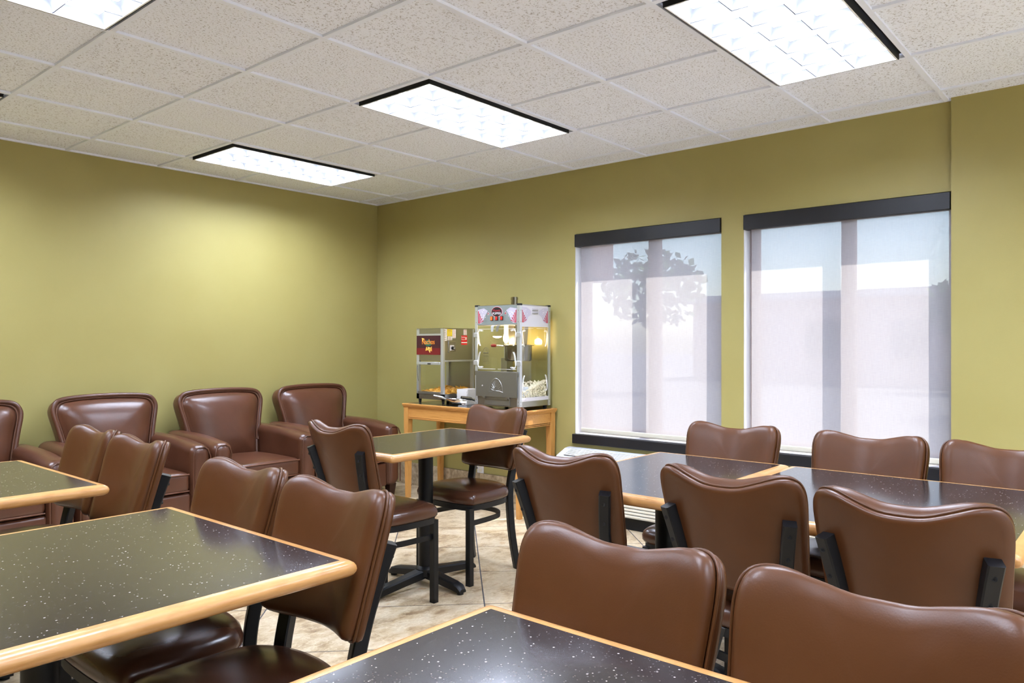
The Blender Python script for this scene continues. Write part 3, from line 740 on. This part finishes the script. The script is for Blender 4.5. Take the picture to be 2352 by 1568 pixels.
MB().box(-PD+.026, PD-.026, PW-.003, PW-.0005, .062, .088).build('side_rail', 'panel_white', pm, smooth=False)
d = MB().box(-PD-.001, -PD+.004, -PW+.095, PW-.10, .028, .075, c=.001).build('crumb_drawer', 'dull_steel', pm)
MB().box(-PD-.006, -PD-.001, -PW+.11, PW-.12, .070, .076).build('drawer_lip', 'brushed_steel', d, smooth=False)
hd = MB().box(-PD+.004, PD-.004, -PW+.004, PW-.004, .60, .738).build('head', 'panel_white', pm, smooth=False)
MB().box(-PD+.001, -PD+.004, -PW+.02, PW-.02, .602, .738).build('front_panel', 'panel_grey', hd, smooth=False)
MB().box(-PD+.002, PD-.002, -PW+.002, PW-.002, .738, .742).build('lid', 'brushed_steel', pm, smooth=False)
MB().box(-PD+.026, PD-.026, -PW+.0005, -PW+.003, .585, .612).build('side_rail', 'panel_white', pm, smooth=False)
MB().lathe([(.026, .742), (.026, .79), (.028, .79), (.028, .806), (.025, .806), (.025, .81), (.022, .81), (.022, .76)], (.05, .025, 0), 20).build('exhaust_pipe', 'dull_chrome', pm)
# decals on the head: fans of red stripes, star field, oval emblem
def poly_front(pts, m_, name, x=-PD+.0008, t_=.0006, par=hd):
    return MB().prism(pts, lambda y, z: (x, y, z), lambda y, z: (x-t_, y, z)).build(name, m_, par, smooth=False)
def poly_side(pts, m_, name, y=-PW+.0035, t_=.0006, par=hd):
    return MB().prism(pts, lambda x, z: (x, y, z), lambda x, z: (x, y-t_, z)).build(name, m_, par, smooth=False)
def star(cy, cz, r, k=.42): return [(cy+(r if i % 2 == 0 else r*k)*math.sin(math.pi*i/5), cz+(r if i % 2 == 0 else r*k)*math.cos(math.pi*i/5)) for i in range(10)]
for s in (1, -1):
    e = PW-.03
    poly_front([(s*e, .712), (s*(e-.06), .722), (s*(e-.10), .702), (s*(e-.075), .672), (s*(e-.05), .625), (s*(e-.03), .612), (s*e, .612)], 'decal_lilac', 'decal')
    for k in range(5):
        poly_front([(s*(e-.003-k*.0032), .614), (s*(e-.006-k*.0032), .614), (s*(e-.010-k*.0125), .700-k*.017), (s*(e-.001-k*.0125), .704-k*.017)][::1], 'decal_red', 'stripe', -PD+.0002)
    poly_front(star(s*.085, .682, .013), 'decal_white', 'star', -PD+.0002); poly_front(star(s*.085, .682, .0095), 'decal_red', 'star', -PD-.0002)
    for k in range(14):
        yy = e-.028-random.random()*.05; zz = .655+random.random()*.055
        poly_front(star(s*yy, zz-.3*(.03 if k % 3 == 0 else 0), .0038), 'decal_white', 'star', -PD+.0001)
ov = lambda a, c: [(a*math.cos(2*PI*k/28), .694+c*math.sin(2*PI*k/28)) for k in range(28)]
poly_front(ov(.054, .037), 'decal_white', 'emblem_rim', -PD+.0002); poly_front(ov(.0525, .0355), 'decal_red', 'emblem_rim', -PD-.0002); poly_front(ov(.049, .032), 'decal_black', 'emblem', -PD-.0006)
ob('lettering', text_mesh('POPPER', .024, 'decal_white'), hd, (-PD-.0016, 0, .681), ROT_FRONT)
ob('lettering', text_mesh('Majestic', .022, 'decal_red'), hd, (-PD-.0020, 0, .703), ROT_FRONT)
for k in (-1, 0, 1):
    sw = MB().box(-PD-.004, -PD+.002, k*.049-.013, k*.049+.013, .632, .663, c=.001).build('switch', 'rubber_black', hd)
    MB().box(-PD-.008, -PD-.003, k*.049-.009, k*.049+.009, .635, .660, c=.002).build('rocker', 'switch_lit' if k == 1 else 'switch_red', sw)
for s in (1, -1):
    e = PD-.028
    poly_side([(s*e, .725), (s*(e-.055), .722), (s*(e-.105), .70), (s*(e-.105), .675), (s*(e-.07), .655), (s*(e-.055), .625), (s*(e-.03), .614), (s*e, .614)], 'decal_lilac', 'decal')
    for k in range(5):
        poly_side([(s*(e-.002-k*.0032), .616), (s*(e-.005-k*.0032), .616), (s*(e-.009-k*.0115), .700-k*.016), (s*(e-.001-k*.0115), .704-k*.016)], 'decal_red', 'stripe', -PW+.003)
    for k in range(9): poly_side(star(s*(e-.02-random.random()*.05), .665+random.random()*.045, .0036), 'decal_white', 'star', -PW+.003)
for k in range(4): MB().box(-.033, .033, -PW+.001, -PW+.006, .678+k*.011, .682+k*.011).build('vent_slot', 'decal_lilac' if k % 2 else 'dull_steel', hd, smooth=False)
# glass and doors
MB().box(-PD+.02, PD-.02, -PW+.006, -PW+.009, .088, .60).build('side_glass', 'clear_glass', pm, smooth=False)
MB().box(-PD+.02, PD-.02, PW-.009, PW-.006, .088, .60).build('side_glass', 'clear_glass', pm, smooth=False)
MB().box(PD-.009, PD-.006, -PW+.02, PW-.02, .088, .60).build('back_glass', 'clear_glass', pm, smooth=False)
for s in (1, -1):
    dr = MB().box(-PD-.002, -PD+.002, min(s*.002, s*(PW-.028)), max(s*.002, s*(PW-.028)), .272, .588).build('glass_door', 'clear_glass', pm, smooth=False)
    for z in (.33, .53):
        MB().box(-PD-.006, -PD+.004, min(s*(PW-.03), s*(PW+.012)), max(s*(PW-.03), s*(PW+.012)), z-.017, z+.017, c=.002).build('hinge', 'aluminium', dr)
    MB().add([(-PD-.003, s*.01, .598), (-PD-.020, s*.012, .59), (-PD-.026, s*.014, .552), (-PD-.026, s*.034, .552), (-PD-.020, s*.042, .59), (-PD-.003, s*.044, .598)], [(0, 1, 4, 5), (1, 2, 3, 4)]).build('door_pull', 'dull_steel' if s < 0 else 'aluminium', dr, smooth=False)
    # white scroll prints in the corners of the glass
    for sz in (1, -1):
        zc = .430; b = MB()
        for off in (0, .006, .011):
            pts = [(s*(PW-.075+off*.3), .135-off*.6), (s*(PW-.045), .138-off), (s*(PW-.034-off*.4), .118), (s*(PW-.033-off), .085), (s*(PW-.040-off), .045), (s*(PW-.052-off*.9), .022)]
            pp = spline(pts, 4, False)
            b.tube([(-PD-.003, y, zc+sz*z) for y, z in pp], .0013, 5)
        lp = [(s*(PW-.075), zc+sz*.135), (s*(PW-.085), zc+sz*.131), (s*(PW-.075), zc+sz*.126), (s*(PW-.062), zc+sz*.130)]
        b.tube([(-PD-.003, y, z) for y, z in spline(lp, 4)], .0012, 5, True)
        b.build('scroll_print', 'glass_print', dr)
    for zz in (.572, .286): MB().box(-PD-.0035, -PD-.002, min(s*.012, s*(PW-.034)), max(s*.012, s*(PW-.034)), zz-.001, zz+.001).build('line_print', 'glass_print', dr, smooth=False)
for sx in (1, -1):
    for sz in (1, -1):
        b = MB(); zc = .345
        for off in (0, .006, .011):
            pts = [(sx*(PD-.07+off*.3), .215-off*.6), (sx*(PD-.045), .218-off), (sx*(PD-.034-off*.4), .198), (sx*(PD-.033-off), .165), (sx*(PD-.040-off), .125), (sx*(PD-.052-off*.9), .102)]
            b.tube([(x, -PW+.004, zc+sz*z) for x, z in spline(pts, 4, False)], .0013, 5)
        b.build('scroll_print', 'glass_print', pm)
MB().box(-PD+.03, -.02, -PW+.004, -PW+.0055, .574, .576).build('line_print', 'glass_print', pm, smooth=False)
MB().box(.02, PD-.03, -PW+.004, -PW+.0055, .574, .576).build('line_print', 'glass_print', pm, smooth=False)
# dark emblem and notice printed on the left door
b = MB(); pr_ = lambda y, z: (-PD-.003, y, z)
for k in range(9):
    a = PI*(k/8); b.tube([pr_(.105+.012*math.cos(a), .405+.012*math.sin(a)), pr_(.105+.024*math.cos(a), .405+.030*math.sin(a))], .0012, 4)
b.tube([pr_(.105+.030*math.cos(PI*k/12), .405+.034*math.sin(PI*k/12)) for k in range(13)], .0014, 4)
b.tube([pr_(.080, .400), pr_(.130, .400)], .003, 4); b.build('emblem_print', 'glass_print_dark', pm)
b = MB(); b.tube([pr_(.072, .39), pr_(.138, .39), pr_(.138, .325), pr_(.072, .325)], .0009, 4, True)
for k in range(7): b.tube([pr_(.078+(.02 if k == 6 else 0), .384-k*.008), pr_(.132, .384-k*.008)], .0013 if k < 2 else .0008, 4)
b.build('notice_print', 'glass_print_dark', pm)
ld = MB().box(-PD-.010, -PD-.006, -PW+.018, PW-.018, .088, .268, c=.001).build('lower_door', 'dull_steel', pm)
MB().box(-PD-.0095, -PD-.003, -PW+.006, PW-.006, .238, .270, c=.001).build('door_lip', 'dull_steel', ld)
MB().lathe([(.005, 0), (.005, -.003)], (-PD-.010, .135, .165), 10, 'x').build('button', 'panel_white', ld)
b = MB(); q_ = lambda y, z: (-PD-.0104, y, z)
for k in range(11):
    a = PI*(.06+.88*k/10); b.tube([q_(.022*math.cos(a), .13+.03*math.sin(a)), q_(.05*math.cos(a), .13+.075*math.sin(a))], .0012, 4)
b.tube([q_(.065*math.cos(PI*k/12), .125+.095*math.sin(PI*k/12)) for k in range(13)], .0014, 4); b.tube([q_(-.07, .122), q_(-.03, .132), q_(.03, .132), q_(.07, .122)], .0016, 4)
b.build('embossed_emblem', 'brushed_steel', ld)
for s in (1, -1): MB().box(-PD-.012, -PD-.004, s*.12-.012, s*.12+.012, .078, .090).build('door_catch', 'dull_steel', pm, smooth=False)
MB().box(-PD+.03, -PD+.075, -PW, -PW+.002, .068, .076).build('maker_plate', 'decal_lilac', pm, smooth=False)
# kettle, arms and lamp inside
kt = MB().lathe([(.094, .342), (.102, .352), (.104, .45), (.120, .452), (.120, .456), (.100, .458), (.096, .46), (.02, .463)], (0, -.055, 0), 32).build('kettle', 'dull_chrome', pm)
MB().tube([(-.085, -.01, .45), (-.11, .02, .452), (-.125, .05, .453)], .005, 8).build('handle_rod', 'chrome', kt)
MB().lathe([(.006, 0), (.011, .004), (.012, .030), (.009, .042)], (-.130, .055, .453), 12, 'y').build('grip', 'handle_red', kt)
for (a0, a1) in ((-.075, -.03), (.03, .075)):
    MB().add([(-.01+a0, -.10, .60), (-.01+a1, -.10, .60), (a1*.8, -.09, .46), (a0*.8, -.09, .46), (-.01+a0, -.095, .60), (-.01+a1, -.095, .60), (a1*.8, -.085, .46), (a0*.8, -.085, .46)],
             [(0, 1, 2, 3), (7, 6, 5, 4), (0, 4, 5, 1), (1, 5, 6, 2), (2, 6, 7, 3), (3, 7, 4, 0)]).build('hanger_plate', 'brushed_steel', kt, smooth=False)
MB().box(-.045, .02, .002, .008, .44, .60).build('hanger_plate', 'dull_steel', kt, smooth=False)
MB().lathe([(.034, .522), (.030, .513), (.012, .508)][::-1], (-.09, .075, 0), 16).build('reflection_dish', 'bulb', pm)  # glowing saucer stands in for a white reflection, no lamp here
MB().lathe([(.004, .47), (.018, .485), (.022, .51), (.014, .54), (.012, .60)], (-.055, .02, 0), 16).build('heat_lamp', 'bulb', pm)
lp = bpy.data.lights.new('heat_lamp_light', 'POINT'); lp.energy = 1.8; lp.color = (1, .72, .38); lp.shadow_soft_size = .03
lo = ob('heat_lamp_light', lp, pm, (.06, -.02, .48))
MB().box(.05, .12, .10, .16, .09, .36).build('inner_post', 'brushed_steel', pm, smooth=False)
pm.scale.z = 1.033
# heap of popcorn
b = MB(); ico = [(0, 0, 1), (.894, 0, .447), (.276, .851, .447), (-.724, .526, .447), (-.724, -.526, .447), (.276, -.851, .447), (.724, .526, -.447), (-.276, .851, -.447), (-.894, 0, -.447), (-.276, -.851, -.447), (.724, -.526, -.447), (0, 0, -1)]
icf = [(0, 1, 2), (0, 2, 3), (0, 3, 4), (0, 4, 5), (0, 5, 1), (1, 6, 2), (2, 7, 3), (3, 8, 4), (4, 9, 5), (5, 10, 1), (6, 7, 2), (7, 8, 3), (8, 9, 4), (9, 10, 5), (10, 6, 1), (11, 7, 6), (11, 8, 7), (11, 9, 8), (11, 10, 9), (11, 6, 10)]
def heap(x, y): return .03+.10*max(0, min(1, (x+PD)/(2*PD)))**1.2*(1-.5*max(0, (y+PW)/(2*PW)))
rnd = random.Random(3)
for k in range(1500):
    x = rnd.uniform(-PD+.03, PD-.03); y = rnd.uniform(-PW+.018, PW-.03) if k > 750 else -PW+.018+rnd.random()**2*.03
    h = heap(x, y); z = .088+(h if k % 2 else rnd.random()*h)
    for _ in range(2):
        r = rnd.uniform(.005, .008); o3 = (x+rnd.uniform(-.005, .005), y+rnd.uniform(0, .005), z+rnd.uniform(-.004, .004))
        b.add([(o3[0]+p[0]*r*rnd.uniform(.7, 1.2), o3[1]+p[1]*r, o3[2]+p[2]*r*rnd.uniform(.7, 1.2)) for p in ico], icf)
pc = b.build('popcorn', 'popcorn', None, (-.218, -1.845, CZ+.002), ang=80)
tag(pc, 'heap of popped corn behind the side glass of the popcorn machine', 'popcorn', kind='stuff')
sb = thing('plastic_scoop', 'pale plastic scoop lying in the popcorn inside the machine', 'scoop', (-.30, -2.035, CZ+.105))
MB().rbox(-.04, .03, -.012, .05, 0, .05, .012, lambda x, y, z: (x, y, z+x*.6)).build('bowl', 'grey_plastic', sb)
MB().tube([(.02, .02, .035), (.055, .02, .045)], [.012, .009], 8).build('handle', 'decal_lilac', sb)

# ---- nacho warmer (front faces -x)
NW, ND, NH = .155, .178, .566
nm = thing('nacho_warmer', 'steel and glass nacho warmer with a dark red sign, beside the popcorn machine', 'food warmer', (-.187, -1.095, CZ+.002))
for sx in (-1, 1):
    for sy in (-1, 1): MB().lathe([(.010, 0), (.014, .034)], (sx*(ND-.02), sy*(NW-.02), 0), 12).build('foot', 'rubber_black', nm)
MB().box(-ND, ND, -NW, NW, .034, .075).build('base', 'brushed_steel', nm, smooth=False)
up_ = MB().box(-ND+.002, ND, -NW+.002, NW-.002, .325, NH).build('upper_housing', 'brushed_steel', nm, smooth=False)
for sx in (-1, 1):
    for sy in (-1, 1):
        a, c = sx*ND, sy*NW
        MB().box(min(a-sx*.0, a-sx*.018), max(a, a-sx*.018), min(c, c-sy*.03), max(c, c-sy*.03), .034, NH+.001).build('corner_post', 'aluminium', nm, smooth=False)
MB().box(-ND-.002, ND, -NW-.002, NW+.002, NH, NH+.004).build('lid', 'brushed_steel', nm, smooth=False)
MB().box(-ND-.002, -ND+.003, -NW+.03, NW-.004, .515, .527).build('front_strip', 'aluminium', up_, smooth=False)
sg = MB().box(-ND-.003, -ND+.002, -NW+.032, NW-.004, .37, .514).build('sign', 'sign_dark', nm, smooth=False)
MB().box(-ND-.0038, -ND-.0028, -NW+.032, NW-.004, .37, .42).build('sign_lower_band', 'sign_red', sg, smooth=False)
ob('lettering', text_mesh('Nachos', .056, 'letter_orange', .0008, xs=.88), sg, (-ND-.0052, .012, .466), ROT_FRONT)
MB().prism([(.015+.04*math.cos(2*PI*k/20), .458+.024*math.sin(2*PI*k/20)) for k in range(20)], lambda y, z: (-ND-.003, y, z), lambda y, z: (-ND-.0040, y, z)).build('sign_patch', 'letter_green', sg, smooth=False)
for (y, z, r, k) in ((.030, .412, .020, 'chip_gold'), (.006, .418, .019, 'chip_yellow'), (-.018, .413, .021, 'chip_gold'), (-.004, .402, .018, 'chip_yellow'), (.075, .486, .017, 'chip_yellow')):
    MB().prism([(y+r*math.cos(2*PI*j/3+.5+y*30), z+r*math.sin(2*PI*j/3+.5+y*30)) for j in range(3)], lambda a, c: (-ND-.004, a, c), lambda a, c: (-ND-.0055, a, c)).build('chip_print', k, sg, smooth=False)
dr = MB().box(-ND-.004, -ND, -NW+.034, NW-.006, .082, .312).build('glass_door', 'clear_glass', nm, smooth=False)
MB().box(-ND-.006, -ND+.001, -NW+.032, NW-.004, .295, .316, c=.001).build('door_rail', 'aluminium', dr)
MB().box(-ND-.008, -ND-.006, -.018, .018, .297, .306).build('rail_tag', 'rubber_black', dr, smooth=False)
MB().box(-ND-.006, -ND+.001, -NW+.032, NW-.02, .072, .092, c=.001).build('door_sill', 'dull_steel', dr)
MB().tube(spline([(-ND-.004, NW-.016, .285), (-ND-.016, NW-.026, .27), (-ND-.018, NW-.03, .24), (-ND-.012, NW-.028, .20), (-ND-.004, NW-.026, .17)], 4, False), .004, 6).build('handle', 'brushed_steel', dr)
MB().box(-ND+.02, ND-.02, -NW+.002, -NW+.005, .075, .325).build('side_glass', 'clear_glass', nm, smooth=False)
MB().box(-ND+.02, ND-.02, NW-.005, NW-.002, .075, .325).build('side_glass', 'clear_glass', nm, smooth=False)
MB().box(ND-.005, ND-.002, -NW+.02, NW-.02, .075, .325).build('back_panel', 'brushed_steel', nm, smooth=False)
MB().box(-ND+.018, ND, -NW-.003, -NW+.004, .318, .330, c=.001).build('side_rail', 'aluminium', nm)
cp = MB().box(-ND+.055, -ND+.155, -NW-.004, -NW+.003, .385, .475, c=.001).build('control_plate', 'brushed_steel', nm)
MB().box(-ND+.070, -ND+.135, -NW-.0045, -NW-.003, .395, .465).build('recess', 'dull_steel', cp, smooth=False)
MB().box(-ND+.070, -ND+.115, -NW-.006, -NW-.004, .402, .442).build('dial_plate', 'panel_white', cp, smooth=False)
kn = MB().lathe([(.013, 0), (.012, -.014), (.009, -.016)], (-ND+.095, -NW-.006, .42), 16, 'y').build('knob', 'rubber_black', cp)
MB().box(-ND+.093, -ND+.108, -NW-.024, -NW-.020, .417, .423).build('pointer', 'panel_white', kn, smooth=False)
for (xa, xb, za, zb, m_, ln, pm_) in ((.004, .042, .475, .562, 'sticker_white', 6, 'print_grey'), (.046, .100, .51, .562, 'sticker_yellow', 5, 'print_grey'), (.052, .100, .48, .507, 'sticker_white', 3, 'print_grey'),
                                 (.104, .142, .495, .562, 'sticker_white', 6, 'print_pink'), (.232, .268, .52, .562, 'sticker_white', 4, 'print_pink')):
    s_ = MB().box(-ND+xa, -ND+xb, -NW+.0005, -NW+.0022, za, zb).build('sticker', m_, nm, smooth=False)
    for k in range(ln):
        z = za+(zb-za)*(k+.7)/(ln+.4); MB().box(-ND+xa+.006, -ND+xb-.006-(k % 3)*.004, -NW-.0002, -NW+.0006, z-.0015, z+.0012).build('print_line', pm_, s_, smooth=False)
rs = MB().box(-ND+.205, -ND+.272, -NW+.0002, -NW+.002, .445, .516).build('sticker', 'sticker_red', nm, smooth=False)
MB().box(-ND+.205, -ND+.272, -NW-.0003, -NW+.0003, .458, .466).build('print_band', 'sticker_white', rs, smooth=False)
ob('lettering', text_mesh('Butter', .018, 'sticker_white', .0003), rs, (-ND+.226, -NW-.0006, .503), ROT_SIDE)
ob('lettering', text_mesh('Popcorn', .016, 'sticker_white', .0003), rs, (-ND+.232, -NW-.0006, .486), ROT_SIDE)
MB().prism([(-ND+.258+.010*math.cos(2*PI*k/8)*(1 if k % 2 else .6), .494+.014*math.sin(2*PI*k/8)*(1 if k % 2 else .6)) for k in range(8)], lambda x, z: (x, -NW+.0003, z), lambda x, z: (x, -NW-.0005, z)).build('print_shape', 'sticker_white', rs, smooth=False)
nm.scale.z = 1.064
# chips in the warmer
b = MB(); rnd = random.Random(5)
for k in range(240):
    x = rnd.uniform(-ND+.03, ND-.03); y = rnd.uniform(-NW+.02, NW-.03); f = (x+ND)/(2*ND)
    z = .066+rnd.random()*(.004+.04*f**1.5); r = rnd.uniform(.018, .03)
    n_ = Vector((rnd.uniform(-1, 1), rnd.uniform(-1, 1), rnd.uniform(.3, 1))).normalized(); u_ = n_.orthogonal().normalized(); w_ = n_.cross(u_)
    x = max(-ND+.033, min(ND-.033, x)); y = max(-NW+.036, min(NW-.036, y))
    b.prism([(r*math.cos(2*PI*j/10), r*math.sin(2*PI*j/10)) for j in range(10)], lambda a, c: Vector((x, y, z+.018))+u_*a+w_*c, lambda a, c: Vector((x, y, z+.018))+u_*a+w_*c+n_*.002)
tag(b.build('nacho_chips', 'chip_gold', None, (-.187, -1.095, CZ+.002), smooth=False), 'loose heap of round corn chips inside the nacho warmer', 'chips', kind='stuff')

# ---- paper trays and steel scoops between the machines
pt = thing('paper_tray', '', 'paper tray', group='stack of white paper trays')
fl_ = [(-.06, -.045), (.06, -.045), (.06, .045), (-.06, .045)]
def ring_(k, z): return [(x*k, y*k, z+(.006 if (k > 1 and abs(x) > 0) else 0)) for x, y in fl_]
vs_ = [(x, y, 0) for x, y in fl_]+ring_(1.22, .048)+ring_(1.19, .048)+[(x*.97, y*.97, .0015) for x, y in fl_]
fs_ = [(3, 2, 1, 0), (12, 13, 14, 15)]
for q in (0, 4, 8): fs_ += [(q+i, q+(i+1) % 4, q+4+(i+1) % 4, q+4+i) for i in range(4)]
MB().add(vs_, fs_).build('tray_body', 'paper_white', pt, smooth=False)
for k in range(9):
    lb = ('bottom' if k == 0 else 'topmost' if k == 8 else ['second', 'third', 'fourth', 'fifth', 'sixth', 'seventh', 'eighth'][k-1]+' from the bottom')
    place(pt, k, 'white paper tray, %s, in the stack left of the popcorn machine' % lb, (-.19, -1.352, CZ+.0015+k*.0085), R(3*(k % 3)))
def make_scoop():
    t = thing('steel_scoop', '', 'scoop', group='steel scoops on the console')
    n = 9; vs_, fs_ = [], []
    for i in range(7):
        u = i/6; x = .02+u*.15; w = .020+.030*math.sin(min(1, u*1.4)*PI/2)
        for s in (0, 1):
            for k in range(n):
                a = PI*(k/(n-1)); rr = w-(s*.0012)
                vs_.append((x, rr*math.cos(a), .052-min(1, .6+u)*rr*math.sin(a)*.95-(.0)))
    for i in range(6):
        for s in (0, 1):
            for k in range(n-1):
                q = (i*2+s)*n+k; p = ((i+1)*2+s)*n+k; f = (q, q+1, p+1, p); fs_.append(f if s else f[::-1])
    for k in range(n-1): fs_.append((k, n+k, n+k+1, k+1)); e = 12*n; fs_.append((e+k, e+k+1, e+n+k+1, e+n+k))
    MB().add(vs_, fs_).build('bowl', 'chrome', t, ang=60)
    MB().tube(spline([(.03, 0, .035), (.0, 0, .05), (-.03, 0, .058), (-.10, 0, .068)], 4, False), [.006]*3+[.008]*3+[.0125]*3+[.0135]*4, 12).build('handle', 'brushed_steel', t)
    MB().lathe([(.0095, 0), (.0095, .0016)], (-.1016, 0, .0682), 12, 'x').build('handle_bore', 'rubber_black', t)
    return t
scp = make_scoop()
place(scp, 0, 'steel scoop pointing its handle left, in front of the nacho warmer', (-.397, -1.302, CZ+.004), R(-77))
place(scp, 1, 'steel scoop lying in front of the white paper trays', (-.31, -1.515, CZ+.004), R(-14))

# ------------------------------------------------------------------ outside the windows
struct(MB().box(-12, 6, Y0-12, Y0-.2, -.15, -.10).build('bounce_paving', 'bounce_concrete', smooth=False))  # unseen pale paving, added to bounce sunlight up onto the ceiling
g_ = struct(MB().box(-70, 90, -70, 70, -.25, -.15).build('ground_outside', 'asphalt', smooth=False)); g_['label'] = 'pale parking lot outside the windows'
bd = thing('far_building', 'low pink stucco building across the lot, seen through the shade', 'building', (26, 2.5, -.15))
MB().box(-3, 3, -9, 6, 0, 3.0).build('wall', 'stucco_pink', bd, smooth=False)
MB().box(-3.4, 3.4, -9.4, 6.4, 3.0, 3.25).build('roof', 'roof_grey', bd, smooth=False)
for k in range(5): MB().box(-3.03, -2.99, -8+k*2.8, -6.8+k*2.8, .9, 2.2).build('window', 'dark_void', bd, smooth=False)
cn = thing('entrance_canopy', 'brown entrance canopy outside the left window', 'canopy', (7.0, 4.4, -.15))
MB().box(-2.5, 2.5, -.9, 3.5, 2.75, 4.6, c=.05).build('roof', 'stucco_brown', cn)
for (x, y) in ((-2.2, .6), (2.2, .6), (-2.2, 3.2), (2.2, 3.2)): MB().box(x-.2, x+.2, y-.2, y+.2, 0, 2.75, c=.02).build('column', 'stucco_brown', cn)
def tree(x, y, h, r, label, seed):
    t = thing('tree', label, 'tree', (x, y, -.15), group='trees outside the windows'); rn = random.Random(seed)
    MB().tube([(0, 0, 0), (.05, .02, h*.45), (0, .05, h*.75)], [.14, .10, .05], 8).build('trunk', 'bark', t)
    b = MB()
    for k in range(700):
        d = Vector((rn.gauss(0, 1), rn.gauss(0, 1), rn.gauss(0, 1))).normalized()*rn.random()**.4
        c = Vector((d.x*r, d.y*r, h*.68+d.z*r*.75)); n_ = Vector((rn.uniform(-1, 1), rn.uniform(-1, 1), rn.uniform(-1, 1))).normalized(); u_ = n_.orthogonal().normalized(); w_ = n_.cross(u_); q = rn.uniform(.10, .2)
        b.add([c-u_*q, c+w_*q*.6, c+u_*q, c-w_*q*.6], [(0, 1, 2, 3)])
    tag(b.build('crown', 'leaf_green', t, smooth=False), kind='stuff')
tree(14.5, 5.4, 4.4, 1.5, 'leafy tree outside behind the left part of the left window', 1)
tree(13, -4.55, 5.6, 1.5, 'leafy tree outside at the right side of the right window', 2)
tree(20, -1.4, 3.6, 1.1, 'small tree outside between the two windows', 4)
